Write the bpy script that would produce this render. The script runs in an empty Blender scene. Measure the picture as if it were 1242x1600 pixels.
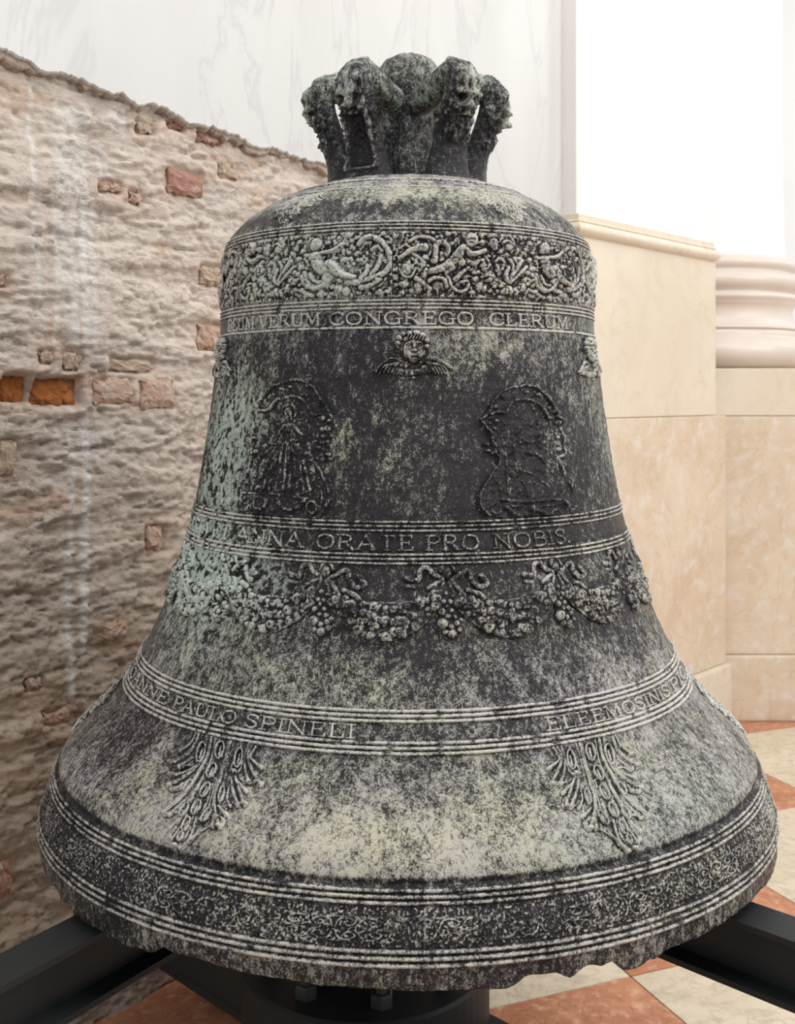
import bpy, math, random
import numpy as np

# ------------------------------------------------------------------ camera, world, light
CAM_H = 1.2          # camera height above the floor
F = 1728.0           # focal length in pixels of the 1242 x 1600 frame
CX, CY = 621.0, 620.0
scene = bpy.context.scene
COL = scene.collection
cam_d = bpy.data.cameras.new('camera')
cam_d.sensor_fit = 'HORIZONTAL'; cam_d.sensor_width = 36.0
cam_d.lens = F / 1242 * 36
cam_d.shift_y = -(800 - CY) / 1242
cam_d.clip_start = 0.05
cam_d.dof.use_dof = True; cam_d.dof.focus_distance = 1.33; cam_d.dof.aperture_fstop = 16
cam = bpy.data.objects.new('camera', cam_d); COL.objects.link(cam)
cam.location = (0, 0, CAM_H); cam.rotation_euler = (math.pi/2, 0, 0)
scene.camera = cam

world = bpy.data.worlds.new('world'); scene.world = world; world.use_nodes = True
wn = world.node_tree.nodes; wl = world.node_tree.links
bg = wn['Background']; bg.inputs[0].default_value = (0.96, 0.975, 1.0, 1); bg.inputs[1].default_value = 0.54

def area(name, loc, target, size, power, color=(1, 1, 1), size_y=None):
    d = bpy.data.lights.new(name, 'AREA'); d.energy = power; d.color = color; d.size = size
    if size_y: d.shape = 'RECTANGLE'; d.size_y = size_y
    o = bpy.data.objects.new(name, d); COL.objects.link(o); o.location = loc
    v = np.array(target, float) - np.array(loc, float)
    from mathutils import Vector
    o.rotation_euler = Vector(v).to_track_quat('-Z', 'Y').to_euler()
    return o
area('window_light_high', (1.2, 1.0, 4.6), (0.1, 1.9, 0.6), 2.2, 95, (1.0, 0.99, 0.97))
area('window_light_right', (4.2, 0.8, 3.2), (0.4, 2.6, 1.0), 2.4, 120, (1.0, 0.985, 0.95))
area('window_light_left', (-2.6, -0.6, 2.9), (0.0, 1.7, 0.9), 1.6, 30, (0.96, 0.98, 1.0))

area('fill_light_back', (4.4, 4.6, 3.6), (2.6, 6.2, 1.6), 1.2, 28, (1, 1, 1))  # unseen fill lamp added to brighten the back wall
scene.view_settings.view_transform = 'Standard'; scene.view_settings.look = 'None'
scene.view_settings.gamma = 1.0; scene.view_settings.exposure = 0.0
scene.view_settings.use_curve_mapping = False

# ------------------------------------------------------------------ helpers
def link_mesh(name, verts, faces, mat=None, parent=None, smooth=True, attrs=None):
    me = bpy.data.meshes.new(name)
    verts = np.asarray(verts, np.float32).reshape(-1, 3)
    if isinstance(faces, np.ndarray):
        n, k = faces.shape
        me.vertices.add(len(verts)); me.vertices.foreach_set('co', verts.ravel())
        me.loops.add(n*k); me.polygons.add(n)
        me.polygons.foreach_set('loop_start', np.arange(0, n*k, k, dtype=np.int32))
        me.loops.foreach_set('vertex_index', faces.astype(np.int32).ravel())
        me.update(calc_edges=True)
    else:
        me.from_pydata([tuple(map(float, v)) for v in verts], [], faces)
    me.polygons.foreach_set('use_smooth', [smooth]*len(me.polygons))
    if attrs:
        for k2, a in attrs.items():
            a = np.asarray(a, np.float32)
            if a.ndim == 1:
                at = me.attributes.new(k2, 'FLOAT', 'POINT'); at.data.foreach_set('value', a)
            else:
                at = me.attributes.new(k2, 'FLOAT_COLOR', 'POINT')
                c4 = np.ones((len(a), 4), np.float32); c4[:, :3] = a
                at.data.foreach_set('color', c4.ravel())
    me.validate(); me.update()
    if mat: me.materials.append(mat)
    o = bpy.data.objects.new(name, me); COL.objects.link(o)
    if parent: o.parent = parent
    return o

def thing(name, label, cat, loc=(0, 0, 0), group=None, kind=None):
    o = bpy.data.objects.new(name, None); COL.objects.link(o); o.location = loc
    o.empty_display_size = 0.1
    if label: o['label'] = label
    if cat: o['category'] = cat
    if group: o['group'] = group
    if kind: o['kind'] = kind
    return o

def grid_faces(nu, nv, wrap_u=False, wrap_v=False):
    iu = np.arange(nu if wrap_u else nu-1); iv = np.arange(nv if wrap_v else nv-1)
    I, J = np.meshgrid(iu, iv, indexing='ij')
    I = I.ravel(); J = J.ravel(); I2 = (I+1) % nu; J2 = (J+1) % nv
    return np.stack([I*nv+J, I2*nv+J, I2*nv+J2, I*nv+J2], 1)

def vnoise(u, v, seed, wrap=None):
    """smooth value noise, lattice spacing 1; wrap = period in u"""
    rs = np.random.RandomState(seed); T = rs.rand(256, 256).astype(np.float32)
    iu = np.floor(u).astype(int); iv = np.floor(v).astype(int)
    fu = u-iu; fv = v-iv
    fu = fu*fu*(3-2*fu); fv = fv*fv*(3-2*fv)
    if wrap: a, b = iu % wrap, (iu+1) % wrap
    else: a, b = iu, iu+1
    g = lambda p, q: T[p % 256, q % 256]
    return (g(a, iv)*(1-fu)+g(b, iv)*fu)*(1-fv)+(g(a, iv+1)*(1-fu)+g(b, iv+1)*fu)*fv

def fbm(u, v, seed, octv=4, gain=0.55, wrap=None):
    s = 0; amp = 1; tot = 0
    for k in range(octv):
        s = s+amp*vnoise(u*2**k, v*2**k, seed+k*7, (wrap*2**k) if wrap else None)
        tot += amp; amp *= gain
    return s/tot

def sstep(a, b, x):
    t = np.clip((x-a)/(b-a), 0, 1); return t*t*(3-2*t)

# ------------------------------------------------------------------ materials
def new_mat(name):
    m = bpy.data.materials.new(name); m.use_nodes = True
    nt = m.node_tree; b = nt.nodes['Principled BSDF']
    return m, nt, b
class NT:
    def __init__(s, nt): s.nt = nt
    def n(s, t, **kw):
        x = s.nt.nodes.new(t)
        for k, v in kw.items(): setattr(x, k, v)
        return x
    def put(s, node, key, val):
        if hasattr(val, 'is_linked') or isinstance(val, bpy.types.NodeSocket): s.nt.links.new(val, node.inputs[key])
        else: node.inputs[key].default_value = val
    def math(s, op, a, b=0.0, clamp=False):
        x = s.n('ShaderNodeMath', operation=op, use_clamp=clamp); s.put(x, 0, a); s.put(x, 1, b); return x.outputs[0]
    def mix(s, f, a, b):
        x = s.n('ShaderNodeMix', data_type='RGBA'); s.put(x, 0, f); s.put(x, 6, a); s.put(x, 7, b); return x.outputs[2]
    def noise(s, vec, scale, detail=4, rough=0.55, dist=0.0):
        x = s.n('ShaderNodeTexNoise'); s.put(x, 'Vector', vec); s.put(x, 'Scale', scale); s.put(x, 'Detail', detail)
        s.put(x, 'Roughness', rough); s.put(x, 'Distortion', dist); return x.outputs[0]
    def attr(s, name):
        x = s.n('ShaderNodeAttribute', attribute_name=name); return x
    def map(s, vec, sc):
        x = s.n('ShaderNodeMapping'); s.put(x, 'Vector', vec); x.inputs['Scale'].default_value = sc; return x.outputs[0]
    def coord(s): return s.n('ShaderNodeTexCoord').outputs['Object']
    def pos(s): return s.n('ShaderNodeNewGeometry').outputs['Position']
    def ramp(s, f, a, b): # map range clamp
        x = s.n('ShaderNodeMapRange'); s.put(x, 0, f); s.put(x, 1, a); s.put(x, 2, b); return x.outputs[0]
    def bump(s, h, strength, dist, nrm=None):
        x = s.n('ShaderNodeBump'); s.put(x, 'Height', h); s.put(x, 'Strength', strength); s.put(x, 'Distance', dist)
        if nrm is not None: s.put(x, 'Normal', nrm)
        return x.outputs[0]

def rgba(r, g, b): return (r, g, b, 1)

def bronze_material(name, attrs=True, pat=0.4, grn=0.4, yel=0.1):
    m, nt, B = new_mat(name); N = NT(nt); P = N.pos()
    if attrs:
        a = N.attr('patina'); pat = N.math('MULTIPLY', a.outputs['Fac'], 1.0)
        grn = N.attr('green').outputs['Fac']; yel = N.attr('yellow').outputs['Fac']; rub = N.attr('rub').outputs['Fac']
    else: rub = 0.0
    fine = N.noise(P, 480, 5, 0.7); spk = N.noise(N.map(P, (1, 1, 0.7)), 170, 8, 0.72, 0.3)
    mid = N.noise(N.map(P, (1, 1, 0.55)), 48, 8, 0.7, 0.5); big = N.noise(N.map(P, (1, 1, 0.35)), 13, 4, 0.6)
    v = N.math('ADD', pat, N.math('MULTIPLY', N.math('SUBTRACT', fine, 0.5), 2.2))
    v = N.math('ADD', v, N.math('MULTIPLY', N.math('SUBTRACT', spk, 0.5), 2.6))
    v = N.math('ADD', v, N.math('MULTIPLY', N.math('SUBTRACT', mid, 0.5), 1.3))
    v = N.math('ADD', v, N.math('MULTIPLY', N.math('SUBTRACT', big, 0.5), 0.4))
    v = N.math('ADD', v, N.math('MULTIPLY', rub, 0.45))
    v = N.math('MULTIPLY', N.math('SUBTRACT', v, 0.24), 1.5, clamp=True)
    dark = N.mix(mid, rgba(0.006, 0.006, 0.008), rgba(0.030, 0.025, 0.029))
    hue = N.noise(P, 9, 5, 0.65)
    light = N.mix(N.ramp(hue, 0.4, 0.6), rgba(0.47, 0.43, 0.43), rgba(0.48, 0.46, 0.36))
    light = N.mix(grn, light, rgba(0.46, 0.55, 0.48))
    light = N.mix(yel, light, rgba(0.68, 0.64, 0.44))
    light = N.mix(N.math('MULTIPLY', rub, 0.6), light, rgba(0.78, 0.74, 0.68))
    col = N.mix(v, dark, light)
    # scattered pale lime specks
    sp = N.noise(P, 420, 3, 0.6)
    spm = N.math('MULTIPLY', N.ramp(sp, 0.66, 0.74), 0.6)
    col = N.mix(spm, col, rgba(0.6, 0.62, 0.58))
    nt.links.new(col, B.inputs['Base Color'])
    N.put(B, 'Metallic', N.math('SUBTRACT', 0.15, N.math('MULTIPLY', v, 0.15)))
    N.put(B, 'Roughness', N.math('ADD', 0.36, N.math('MULTIPLY', v, 0.34)))
    N.put(B, 'Specular IOR Level', 0.32)
    b1 = N.bump(mid, 0.7, 0.003); b3 = N.bump(spk, 0.9, 0.0022, b1); b2 = N.bump(fine, 0.8, 0.0008, b3)
    nt.links.new(b2, B.inputs['Normal'])
    return m
M_BRONZE = bronze_material('patinated_bronze')

def stone(name, c1, c2, c3=None, scale=3.0, rough=0.5, bump=0.15, vein=None, streak=(1, 1, 1)):
    m, nt, B = new_mat(name); N = NT(nt); P = N.pos()
    oi = N.n('ShaderNodeObjectInfo').outputs['Random']
    off = N.n('ShaderNodeVectorMath', operation='ADD'); N.put(off, 0, P)
    cmb = N.n('ShaderNodeCombineXYZ'); N.put(cmb, 0, N.math('MULTIPLY', oi, 31)); N.put(cmb, 1, N.math('MULTIPLY', oi, 17)); N.put(off, 1, cmb.outputs[0])
    Q = N.map(off.outputs[0], streak)
    n1 = N.noise(Q, scale, 8, 0.6, 0.8); n2 = N.noise(Q, scale*6, 6, 0.6)
    col = N.mix(N.ramp(n1, 0.35, 0.65), rgba(*c1), rgba(*c2))
    if c3: col = N.mix(N.ramp(n2, 0.5, 0.72), col, rgba(*c3))
    if vein:
        n3 = N.noise(Q, scale*1.3, 6, 0.6, 1.6)
        v = N.math('ABSOLUTE', N.math('SUBTRACT', n3, 0.5))
        col = N.mix(N.math('MULTIPLY', N.math('SUBTRACT', 1.0, N.ramp(v, 0.0, 0.022)), vein[3]), col, rgba(*vein[:3]))
    nt.links.new(col, B.inputs['Base Color'])
    B.inputs['Roughness'].default_value = rough
    nt.links.new(N.bump(n2, bump, 0.004), B.inputs['Normal'])
    return m
M_WHITE = stone('white_marmorino', (0.565, 0.56, 0.545), (0.63, 0.625, 0.61), None, 1.2, 0.4, 0.05, (0.40, 0.40, 0.40, 0.32), (1.8, 1.8, 0.5))
M_SHAFT = stone('white_limewash', (0.88, 0.87, 0.85), (0.92, 0.915, 0.90), None, 1.0, 0.6, 0.05)
M_RETURN = stone('cream_plaster', (0.76, 0.73, 0.68), (0.82, 0.79, 0.74), None, 1.0, 0.6, 0.05)
M_CREAM = stone('cream_istrian_stone', (0.68, 0.59, 0.46), (0.74, 0.66, 0.54), (0.66, 0.57, 0.45), 2.2, 0.45, 0.12, (0.6, 0.46, 0.26, 0.35))
M_CREAM2 = stone('warm_veined_stone', (0.62, 0.49, 0.36), (0.70, 0.59, 0.46), (0.72, 0.66, 0.60), 3.2, 0.4, 0.12, (0.5, 0.36, 0.2, 0.35))
M_TORUS = stone('pinkish_column_stone', (0.66, 0.57, 0.50), (0.74, 0.66, 0.59), None, 2.0, 0.4, 0.05)
M_RED = stone('red_verona_marble', (0.42, 0.15, 0.075), (0.58, 0.26, 0.14), (0.70, 0.42, 0.28), 6, 0.28, 0.04, (0.25, 0.08, 0.04, 0.5))
M_BEIGE = stone('pale_istrian_tile', (0.62, 0.53, 0.40), (0.74, 0.66, 0.52), (0.5, 0.43, 0.33), 5, 0.3, 0.04, (0.42, 0.35, 0.26, 0.5))
M_GROUT = stone('dark_grout', (0.10, 0.085, 0.07), (0.16, 0.14, 0.12), None, 20, 0.9, 0.2)

def brick_mat(name, c1, c2, c3):
    m, nt, B = new_mat(name); N = NT(nt); P = N.pos()
    n1 = N.noise(P, 40, 6, 0.7); n2 = N.noise(N.map(P, (1, 1, 2.5)), 28, 8, 0.7, 0.6)
    col = N.mix(N.ramp(n1, 0.35, 0.65), rgba(*c1), rgba(*c2))
    col = N.mix(N.ramp(n2, 0.56, 0.64), col, rgba(*c3))
    nt.links.new(col, B.inputs['Base Color']); B.inputs['Roughness'].default_value = 0.9
    nt.links.new(N.bump(n2, 0.8, 0.012), B.inputs['Normal'])
    return m
M_BRICK_O = brick_mat('orange_brick', (0.40, 0.13, 0.03), (0.55, 0.20, 0.05), (0.26, 0.10, 0.04))
M_BRICK_R = brick_mat('red_brick', (0.40, 0.20, 0.15), (0.47, 0.27, 0.21), (0.58, 0.46, 0.39))
M_BRICK_P = brick_mat('mortar_smeared_brick', (0.50, 0.29, 0.20), (0.60, 0.46, 0.37), (0.64, 0.56, 0.49))
M_BRICK_T = brick_mat('tan_brick', (0.56, 0.42, 0.30), (0.50, 0.40, 0.31), (0.62, 0.54, 0.47))

def wall_mat():
    m, nt, B = new_mat('rough_old_render'); N = NT(nt); P = N.pos()
    c = N.attr('tint').outputs['Color']
    n1 = N.noise(N.map(P, (1, 1, 2.2)), 26, 8, 0.68, 0.5); n2 = N.noise(P, 110, 5, 0.7)
    d = N.mix(N.ramp(n1, 0.28, 0.46), rgba(0.66, 0.60, 0.54), rgba(1, 1, 1))
    x = N.n('ShaderNodeMix', data_type='RGBA', blend_type='MULTIPLY'); N.put(x, 0, 0.8); N.put(x, 6, c); N.put(x, 7, d)
    n3 = N.noise(N.map(P, (1, 1, 2.6)), 9, 10, 0.7, 1.1); msk = N.ramp(N.noise(P, 5, 3, 0.5), 0.38, 0.6)
    ck = N.math('MULTIPLY', N.math('SUBTRACT', 1.0, N.ramp(N.math('ABSOLUTE', N.math('SUBTRACT', n3, 0.5)), 0.0, 0.014)), msk)
    x2 = N.mix(N.math('MULTIPLY', ck, 0.55), x.outputs[2], rgba(0.20, 0.16, 0.12))
    gr = N.noise(N.map(P, (1, 1, 1.5)), 60, 6, 0.75); x2 = N.mix(N.math('MULTIPLY', N.ramp(gr, 0.56, 0.68), 0.35), x2, rgba(0.34, 0.27, 0.21))
    y = N.mix(N.math('MULTIPLY', N.ramp(n2, 0.60, 0.72), 0.35), x2, rgba(0.80, 0.74, 0.68))
    nt.links.new(y, B.inputs['Base Color']); B.inputs['Roughness'].default_value = 0.95
    b1 = N.bump(n1, 0.6, 0.010); b2 = N.bump(n2, 0.5, 0.003, b1); nt.links.new(N.bump(N.math('SUBTRACT', gr, ck), 0.5, 0.006, b2), B.inputs['Normal'])
    return m
M_WALL = wall_mat()
M_EDGE = brick_mat('broken_plaster_edge', (0.42, 0.33, 0.26), (0.56, 0.46, 0.38), (0.26, 0.20, 0.15))

def simple(name, c, rough, metal=0.0, bump=0.0):
    m, nt, B = new_mat(name); N = NT(nt); P = N.pos()
    n = N.noise(P, 60, 5, 0.6)
    nt.links.new(N.mix(n, rgba(*[x*0.8 for x in c]), rgba(*[x*1.2 for x in c])), B.inputs['Base Color'])
    B.inputs['Roughness'].default_value = rough; B.inputs['Metallic'].default_value = metal
    if bump: nt.links.new(N.bump(n, bump, 0.002), B.inputs['Normal'])
    return m
M_STEEL = simple('black_painted_steel', (0.016, 0.018, 0.019), 0.5, 0.0, 0.1)
M_STEEL.node_tree.nodes['Principled BSDF'].inputs['Specular IOR Level'].default_value = 0.3
M_BOLT = simple('dull_steel_bolt', (0.06, 0.065, 0.065), 0.45, 0.5)
M_BACK = stone('bright_white_wall', (0.90, 0.90, 0.89), (0.94, 0.94, 0.93), None, 1.0, 0.7, 0.02)

# ------------------------------------------------------------------ mesh primitives
def box_geo(lo, hi, bevel=0.004):
    import bmesh
    bm = bmesh.new()
    bmesh.ops.create_cube(bm, size=1)
    for v in bm.verts:
        v.co = [lo[i]+(v.co[i]+0.5)*(hi[i]-lo[i]) for i in range(3)]
    if bevel: bmesh.ops.bevel(bm, geom=bm.edges[:], offset=bevel, segments=2, profile=0.6, affect='EDGES')
    vs = [tuple(v.co) for v in bm.verts]; bm.verts.index_update(); fs = [[v.index for v in f.verts] for f in bm.faces]
    bm.free(); return vs, fs
def frame_xform(vs, o, du, dn):
    """local (a along du, b along dn, z) -> world"""
    v = np.asarray(vs, float); o = np.asarray(o, float)
    return np.stack([o[0]+v[:, 0]*du[0]+v[:, 1]*dn[0], o[1]+v[:, 0]*du[1]+v[:, 1]*dn[1], v[:, 2]], 1)
def block(name, lo, hi, o, du, dn, mat, parent=None, bevel=0.004):
    vs, fs = box_geo(lo, hi, bevel)
    vv = frame_xform(vs, o, du, dn)
    if du[0]*dn[1]-du[1]*dn[0] < 0: fs = [f[::-1] for f in fs]
    return link_mesh(name, vv, fs, mat, parent, smooth=False)
def lathe(prof, n, cx=0, cy=0, close=False):
    prof = np.asarray(prof, float); a = np.linspace(0, 2*math.pi, n, endpoint=False)
    V = np.stack([cx+np.outer(np.sin(a), prof[:, 0]), cy-np.outer(np.cos(a), prof[:, 0]), np.tile(prof[:, 1], (n, 1))], 2)
    return V.reshape(-1, 3), grid_faces(n, len(prof), True, close)[:, ::-1] if False else (V.reshape(-1, 3), grid_faces(n, len(prof), True, close))[1]

# ------------------------------------------------------------------ setting
def px_dir(x, y): return np.array([(x-CX)/F, 1.0, (CY-y)/F])

# floor: red and pale stone chequer laid at 21 degrees
U = np.array([0.928, 0.3714]); Vv = np.array([-0.3714, 0.928])
floor = link_mesh('floor', [(-3, -1.5, -0.004), (6, -1.5, -0.004), (6, 7, -0.004), (-3, 7, -0.004)], [[0, 1, 2, 3]], M_GROUT, None, False)
floor['kind'] = 'structure'
pu, pv, u0, v0 = 0.457*CAM_H, 0.521*CAM_H, 1.083*CAM_H, 1.623*CAM_H
tvs, tfs = box_geo((0.0015, 0.0015, -0.02), (pu-0.0015, pv-0.0015, 0.0), 0.0015)
tme = []
for mt in (M_RED, M_BEIGE):
    me = bpy.data.meshes.new('tile'); me.from_pydata(tvs, [], tfs); me.materials.append(mt); me.update(); tme.append(me)
for i in range(-9, 12):
    for j in range(-8, 9):
        p = U*(u0+i*pu)+Vv*(v0+j*pv); c = p+U*pu/2+Vv*pv/2
        if not (-1.6 < c[0] < 4.2 and -0.6 < c[1] < 6.3): continue
        o = bpy.data.objects.new('tile', tme[(i+j) % 2]); COL.objects.link(o)
        o.location = (p[0], p[1], 0.0); o.rotation_euler = (0, 0, math.atan2(U[1], U[0])); o.parent = floor

# --- left wall: old rough render with a few bare bricks, smooth plaster above a ragged edge
C0 = np.array([0.492, 3.408]); WD = -np.array([0.643, 0.766]); WN = np.array([0.766, -0.643])   # WN faces the room
def px_wall(x, y, off=0.0):
    d = px_dir(x, y); lam = (WN@C0+off)/(WN@d[:2]); p = d*lam
    return float((p[:2]-C0)@WD), CAM_H+float(p[2])
wall_left = thing('wall_left', None, None, kind='structure')
RAG = [(-60, 58), (0, 85), (34, 100), (62, 116), (98, 121), (128, 133), (155, 148), (182, 150), (206, 168), (233, 166), (270, 185), (290, 197), (324, 202),
       (358, 215), (389, 232), (420, 236), (460, 250), (510, 264), (600, 292), (700, 322), (800, 350), (880, 372)]
rg = np.array([px_wall(*p) for p in RAG]); rg = rg[np.argsort(rg[:, 0])]
rg = np.vstack([[-0.1, rg[0, 1]], rg, [2.75, rg[-1, 1]+0.12]])
def rag_z(t):
    return np.interp(t, rg[:, 0], rg[:, 1])+0.012*(fbm(t*45, t*0+3.3, 5, 4)-0.5)+0.01*(fbm(t*140, t*0+1.3, 15, 3)-0.5)
BR = [(262, 268, 318, 304, 'R', 0.004), (60, 592, 128, 632, 'O', -0.02), (8, 588, 46, 626, 'O', -0.018), (222, 592, 272, 636, 'P', 0.004),
      (178, 562, 242, 580, 'T', -0.006), (316, 418, 350, 446, 'T', 0.002), (310, 209, 346, 224, 'R', 0.0), (263, 193, 285, 201, 'R', 0.0),
      (312, 508, 346, 547, 'P', 0.002), (150, 592, 208, 630, 'P', -0.001), (-8, 1350, 20, 1400, 'R', 0.0), (68, 1110, 110, 1128, 'P', 0.004),
      (168, 972, 200, 996, 'P', 0.004), (0, 690, 26, 742, 'T', -0.002), (232, 822, 256, 858, 'P', 0.0), (66, 548, 86, 568, 'P', -0.004),
      (103, 552, 130, 578, 'T', -0.004), (345, 258, 372, 278, 'T', 0.001), (205, 300, 222, 318, 'P', 0.0), (118, 1420, 150, 1440, 'R', 0.002),
      (0, 430, 12, 446, 'P', 0.002), (160, 285, 190, 300, 'P', -0.001), (40, 1060, 66, 1076, 'P', 0.003), (215, 192, 238, 208, 'T', 0.0)]
bricks = []
for (x0, y0, x1, y1, k, off) in BR:
    t1, zt = px_wall(x0, y0); t0, zt2 = px_wall(x1, y0); _, zb = px_wall(x0, y1); _, zb2 = px_wall(x1, y1)
    bricks.append((t0, t1, (zb+zb2)/2, (zt+zt2)/2, k, off))
step = 0.0045
T = np.arange(-0.06, 2.7, step); Z = np.arange(-0.01, 1.92, step)
TT, ZZ = np.meshgrid(T, Z, indexing='ij')
warp = 0.03*(fbm(TT*5, ZZ*5, 31, 3)-0.5)
course = (ZZ+warp)/0.068
cf = course-np.floor(course); ci = np.floor(course)
rowoff = (ci*0.37) % 1.0
bx = (TT+warp*1.5)/0.24+rowoff; bf = bx-np.floor(bx)
per = vnoise(np.floor(bx)*1.7+0.5, ci*1.3+0.5, 77)
joint = np.maximum(1-sstep(0.03, 0.2, np.minimum(cf, 1-cf)), 1-sstep(0.015, 0.06, np.minimum(bf, 1-bf)))
vis = sstep(0.45, 0.7, fbm(TT*3, ZZ*4, 41, 3))
H = 0.018*(fbm(TT*6, ZZ*7, 1, 3)-0.5)+0.010*(fbm(TT*20, ZZ*38, 9, 5, 0.62)-0.5)+0.006*(fbm(TT*80, ZZ*130, 19, 3)-0.5)
H = H*(1+0.9*(1-sstep(0.6, 1.3, ZZ)))
H = H-vis*0.005*joint+vis*0.006*(per-0.5)
lay = fbm(TT*6, ZZ*26+TT*3, 55, 4); H += 0.007*(sstep(0.49, 0.53, lay)-0.5)
pit = fbm(TT*40, ZZ*60, 91, 3); H -= 0.006*sstep(0.64, 0.74, fbm(TT*30, ZZ*95, 92, 4))
# colour: pinkish grey render, lime runs, rust stains
base = np.ones(TT.shape+(3,))*np.array([0.665, 0.575, 0.50])
n1 = fbm(TT*4, ZZ*6, 61, 4)[..., None]
base = base*(0.88+0.26*n1)
grey = sstep(0.5, 0.7, fbm(TT*3+5, ZZ*5, 63, 4))[..., None]
base = base*(1-0.5*grey)+np.array([0.62, 0.57, 0.51])*0.5*grey
rust = sstep(0.62, 0.75, fbm(TT*8+2, ZZ*16, 65, 4))[..., None]
base = base*(1-0.35*rust)+np.array([0.52, 0.30, 0.16])*0.35*rust
low = (1-sstep(0.55, 1.35, ZZ+0.15*(fbm(TT*3, ZZ*3, 67, 3)-0.5)))[..., None]       # darker and browner towards the floor
base = base*(1-low)+base*np.array([0.74, 0.68, 0.60])*low
crk = sstep(0.05, 0.0, np.abs(fbm(TT*6, ZZ*30, 71, 4)-0.5)*1.0-0.0)[..., None]
H -= 0.004*crk[..., 0]
base = base*(1-0.12*crk)
def run(x, ya, yb, w, a):
    global base
    ta, za = px_wall(x, ya); _, zb = px_wall(x, yb)
    dt = np.abs(TT-ta-0.006*(fbm(ZZ*9, ZZ*0+x, 81, 3)-0.5))
    m = a*(1-sstep(w*0.35, w, dt))*sstep(zb, zb+0.05, ZZ)*(1-sstep(za-0.01, za+0.01, ZZ))*(0.55+0.6*fbm(TT*10, ZZ*25, 83, 3))
    m = np.clip(m, 0, 1)[..., None]
    base = base*(1-m)+np.array([0.76, 0.735, 0.69])*m
for r in [(52, 128, 420, .008, .8), (62, 380, 520, .006, .7), (90, 150, 700, .007, .6), (104, 165, 560, .018, .55), (118, 175, 600, .010, .6), (134, 300, 1040, .012, .9), (112, 600, 1120, .010, .75),
          (120, 430, 640, .008, .7), (146, 300, 560, .012, .6), (160, 225, 320, .006, .8), (138, 640, 1020, .009, .9), (170, 330, 470, .004, .6), (86, 470, 570, .006, .6),
          (128, 160, 330, .022, .5), (184, 175, 222, .030, .9), (108, 850, 1110, .012, .5)]: run(*r)
for (t0, t1, z0, z1, k, off) in bricks:
    ed = 0.008*(fbm(TT*60, ZZ*60, 97, 2)-0.5)
    m = sstep(-0.012, 0.002, TT-t0+ed)*sstep(-0.012, 0.002, t1-TT+ed)*sstep(-0.01, 0.002, ZZ-z0+ed)*sstep(-0.01, 0.002, z1-ZZ+ed)
    H = H*(1-m)+(off-0.012)*m
    mm = sstep(-0.05, 0.0, TT-t0)*sstep(-0.05, 0.0, t1-TT)*sstep(-0.05, 0, ZZ-z0)*sstep(-0.03, 0, z1-ZZ)
    mm = (mm*0.35*fbm(TT*20, ZZ*20, 99, 3)*(1.4 if k == 'O' else 0.9))[..., None]
    base = base*(1-mm)+np.array([0.50, 0.24, 0.10])*mm
X = C0[0]+TT*WD[0]+H*WN[0]; Y = C0[1]+TT*WD[1]+H*WN[1]
Vw = np.stack([X, Y, ZZ], 2).reshape(-1, 3)
fc = grid_faces(len(T), len(Z))
zmid = ZZ.reshape(-1)[fc].mean(1); tmid = TT.reshape(-1)[fc].mean(1)
fc = fc[zmid < rag_z(tmid)+0.05]
used = np.unique(fc); remap = np.zeros(len(Vw), int); remap[used] = np.arange(len(used))
link_mesh('rough_render', Vw[used], remap[fc], M_WALL, wall_left, True, {'tint': base.reshape(-1, 3)[used]})
random.seed(4)
for (t0, t1, z0, z1, k, off) in bricks:
    nu, nv = 9, 6
    rs = np.random.RandomState(int(t0*1000) % 9999)
    vs = []; fs = []
    for i in range(nu):
        for j in range(nv):
            fu, fv = i/(nu-1), j/(nv-1); edge = (i in (0, nu-1)) or (j in (0, nv-1))
            jit = rs.uniform(-0.005, 0.005, 2)
            vs.append((t0+(t1-t0)*fu+jit[0], off+rs.uniform(-0.0025, 0.0025)-(0.006 if edge else 0), z0+(z1-z0)*fv+jit[1]))
    fs = grid_faces(nu, nv).tolist()
    rim = [i*nv for i in range(nu)]+[(nu-1)*nv+j for j in range(1, nv)]+[i*nv+nv-1 for i in range(nu-2, -1, -1)]+[j for j in range(nv-2, 0, -1)]
    n0 = len(vs)
    for r_ in rim: v = vs[r_]; vs.append((v[0], -0.09, v[2]))
    L = len(rim)
    for q in range(L): fs.append([rim[q], n0+q, n0+(q+1) % L, rim[(q+1) % L]])
    fs.append([n0+q for q in range(L-1, -1, -1)])
    vv = frame_xform(vs, C0, WD, WN)
    link_mesh('brick', vv, fs, {'O': M_BRICK_O, 'R': M_BRICK_R, 'P': M_BRICK_P, 'T': M_BRICK_T}[k], wall_left, False)

def slab(name, zfun, off0, off1, mat, rough):
    ts = np.arange(-0.12 if name != 'plaster' else 0.0, 2.75, 0.004)
    zb = zfun(ts); rows = []
    zt = np.full_like(ts, 3.6)
    def row(off, z): return np.stack([C0[0]+ts*WD[0]+off*WN[0], C0[1]+ts*WD[1]+off*WN[1], z], 1)
    nb = rough*(fbm(ts*90, ts*0+.5, 23, 3)-0.5)
    rows = [row(off0, zb+0.03), row(off0, zb+nb), row((off0+off1)/2, zb+nb*1.6-0.002), row(off1-0.003, zb+nb*0.6+0.001), row(off1, zb+0.004)]
    for f in (0.02, 0.2, 0.5, 1): rows.append(row(off1+0.0006*(fbm(ts*6, ts*0+f*9, 24, 2)-0.5), zb*(1-f)+zt*f+0.004*(1-f)))
    V = np.stack(rows, 1)
    return link_mesh(name, V.reshape(-1, 3), grid_faces(len(ts), len(rows)), mat, wall_left, False)
slab('plaster', rag_z, -0.03, 0.020, M_WHITE, 0.006)
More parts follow.
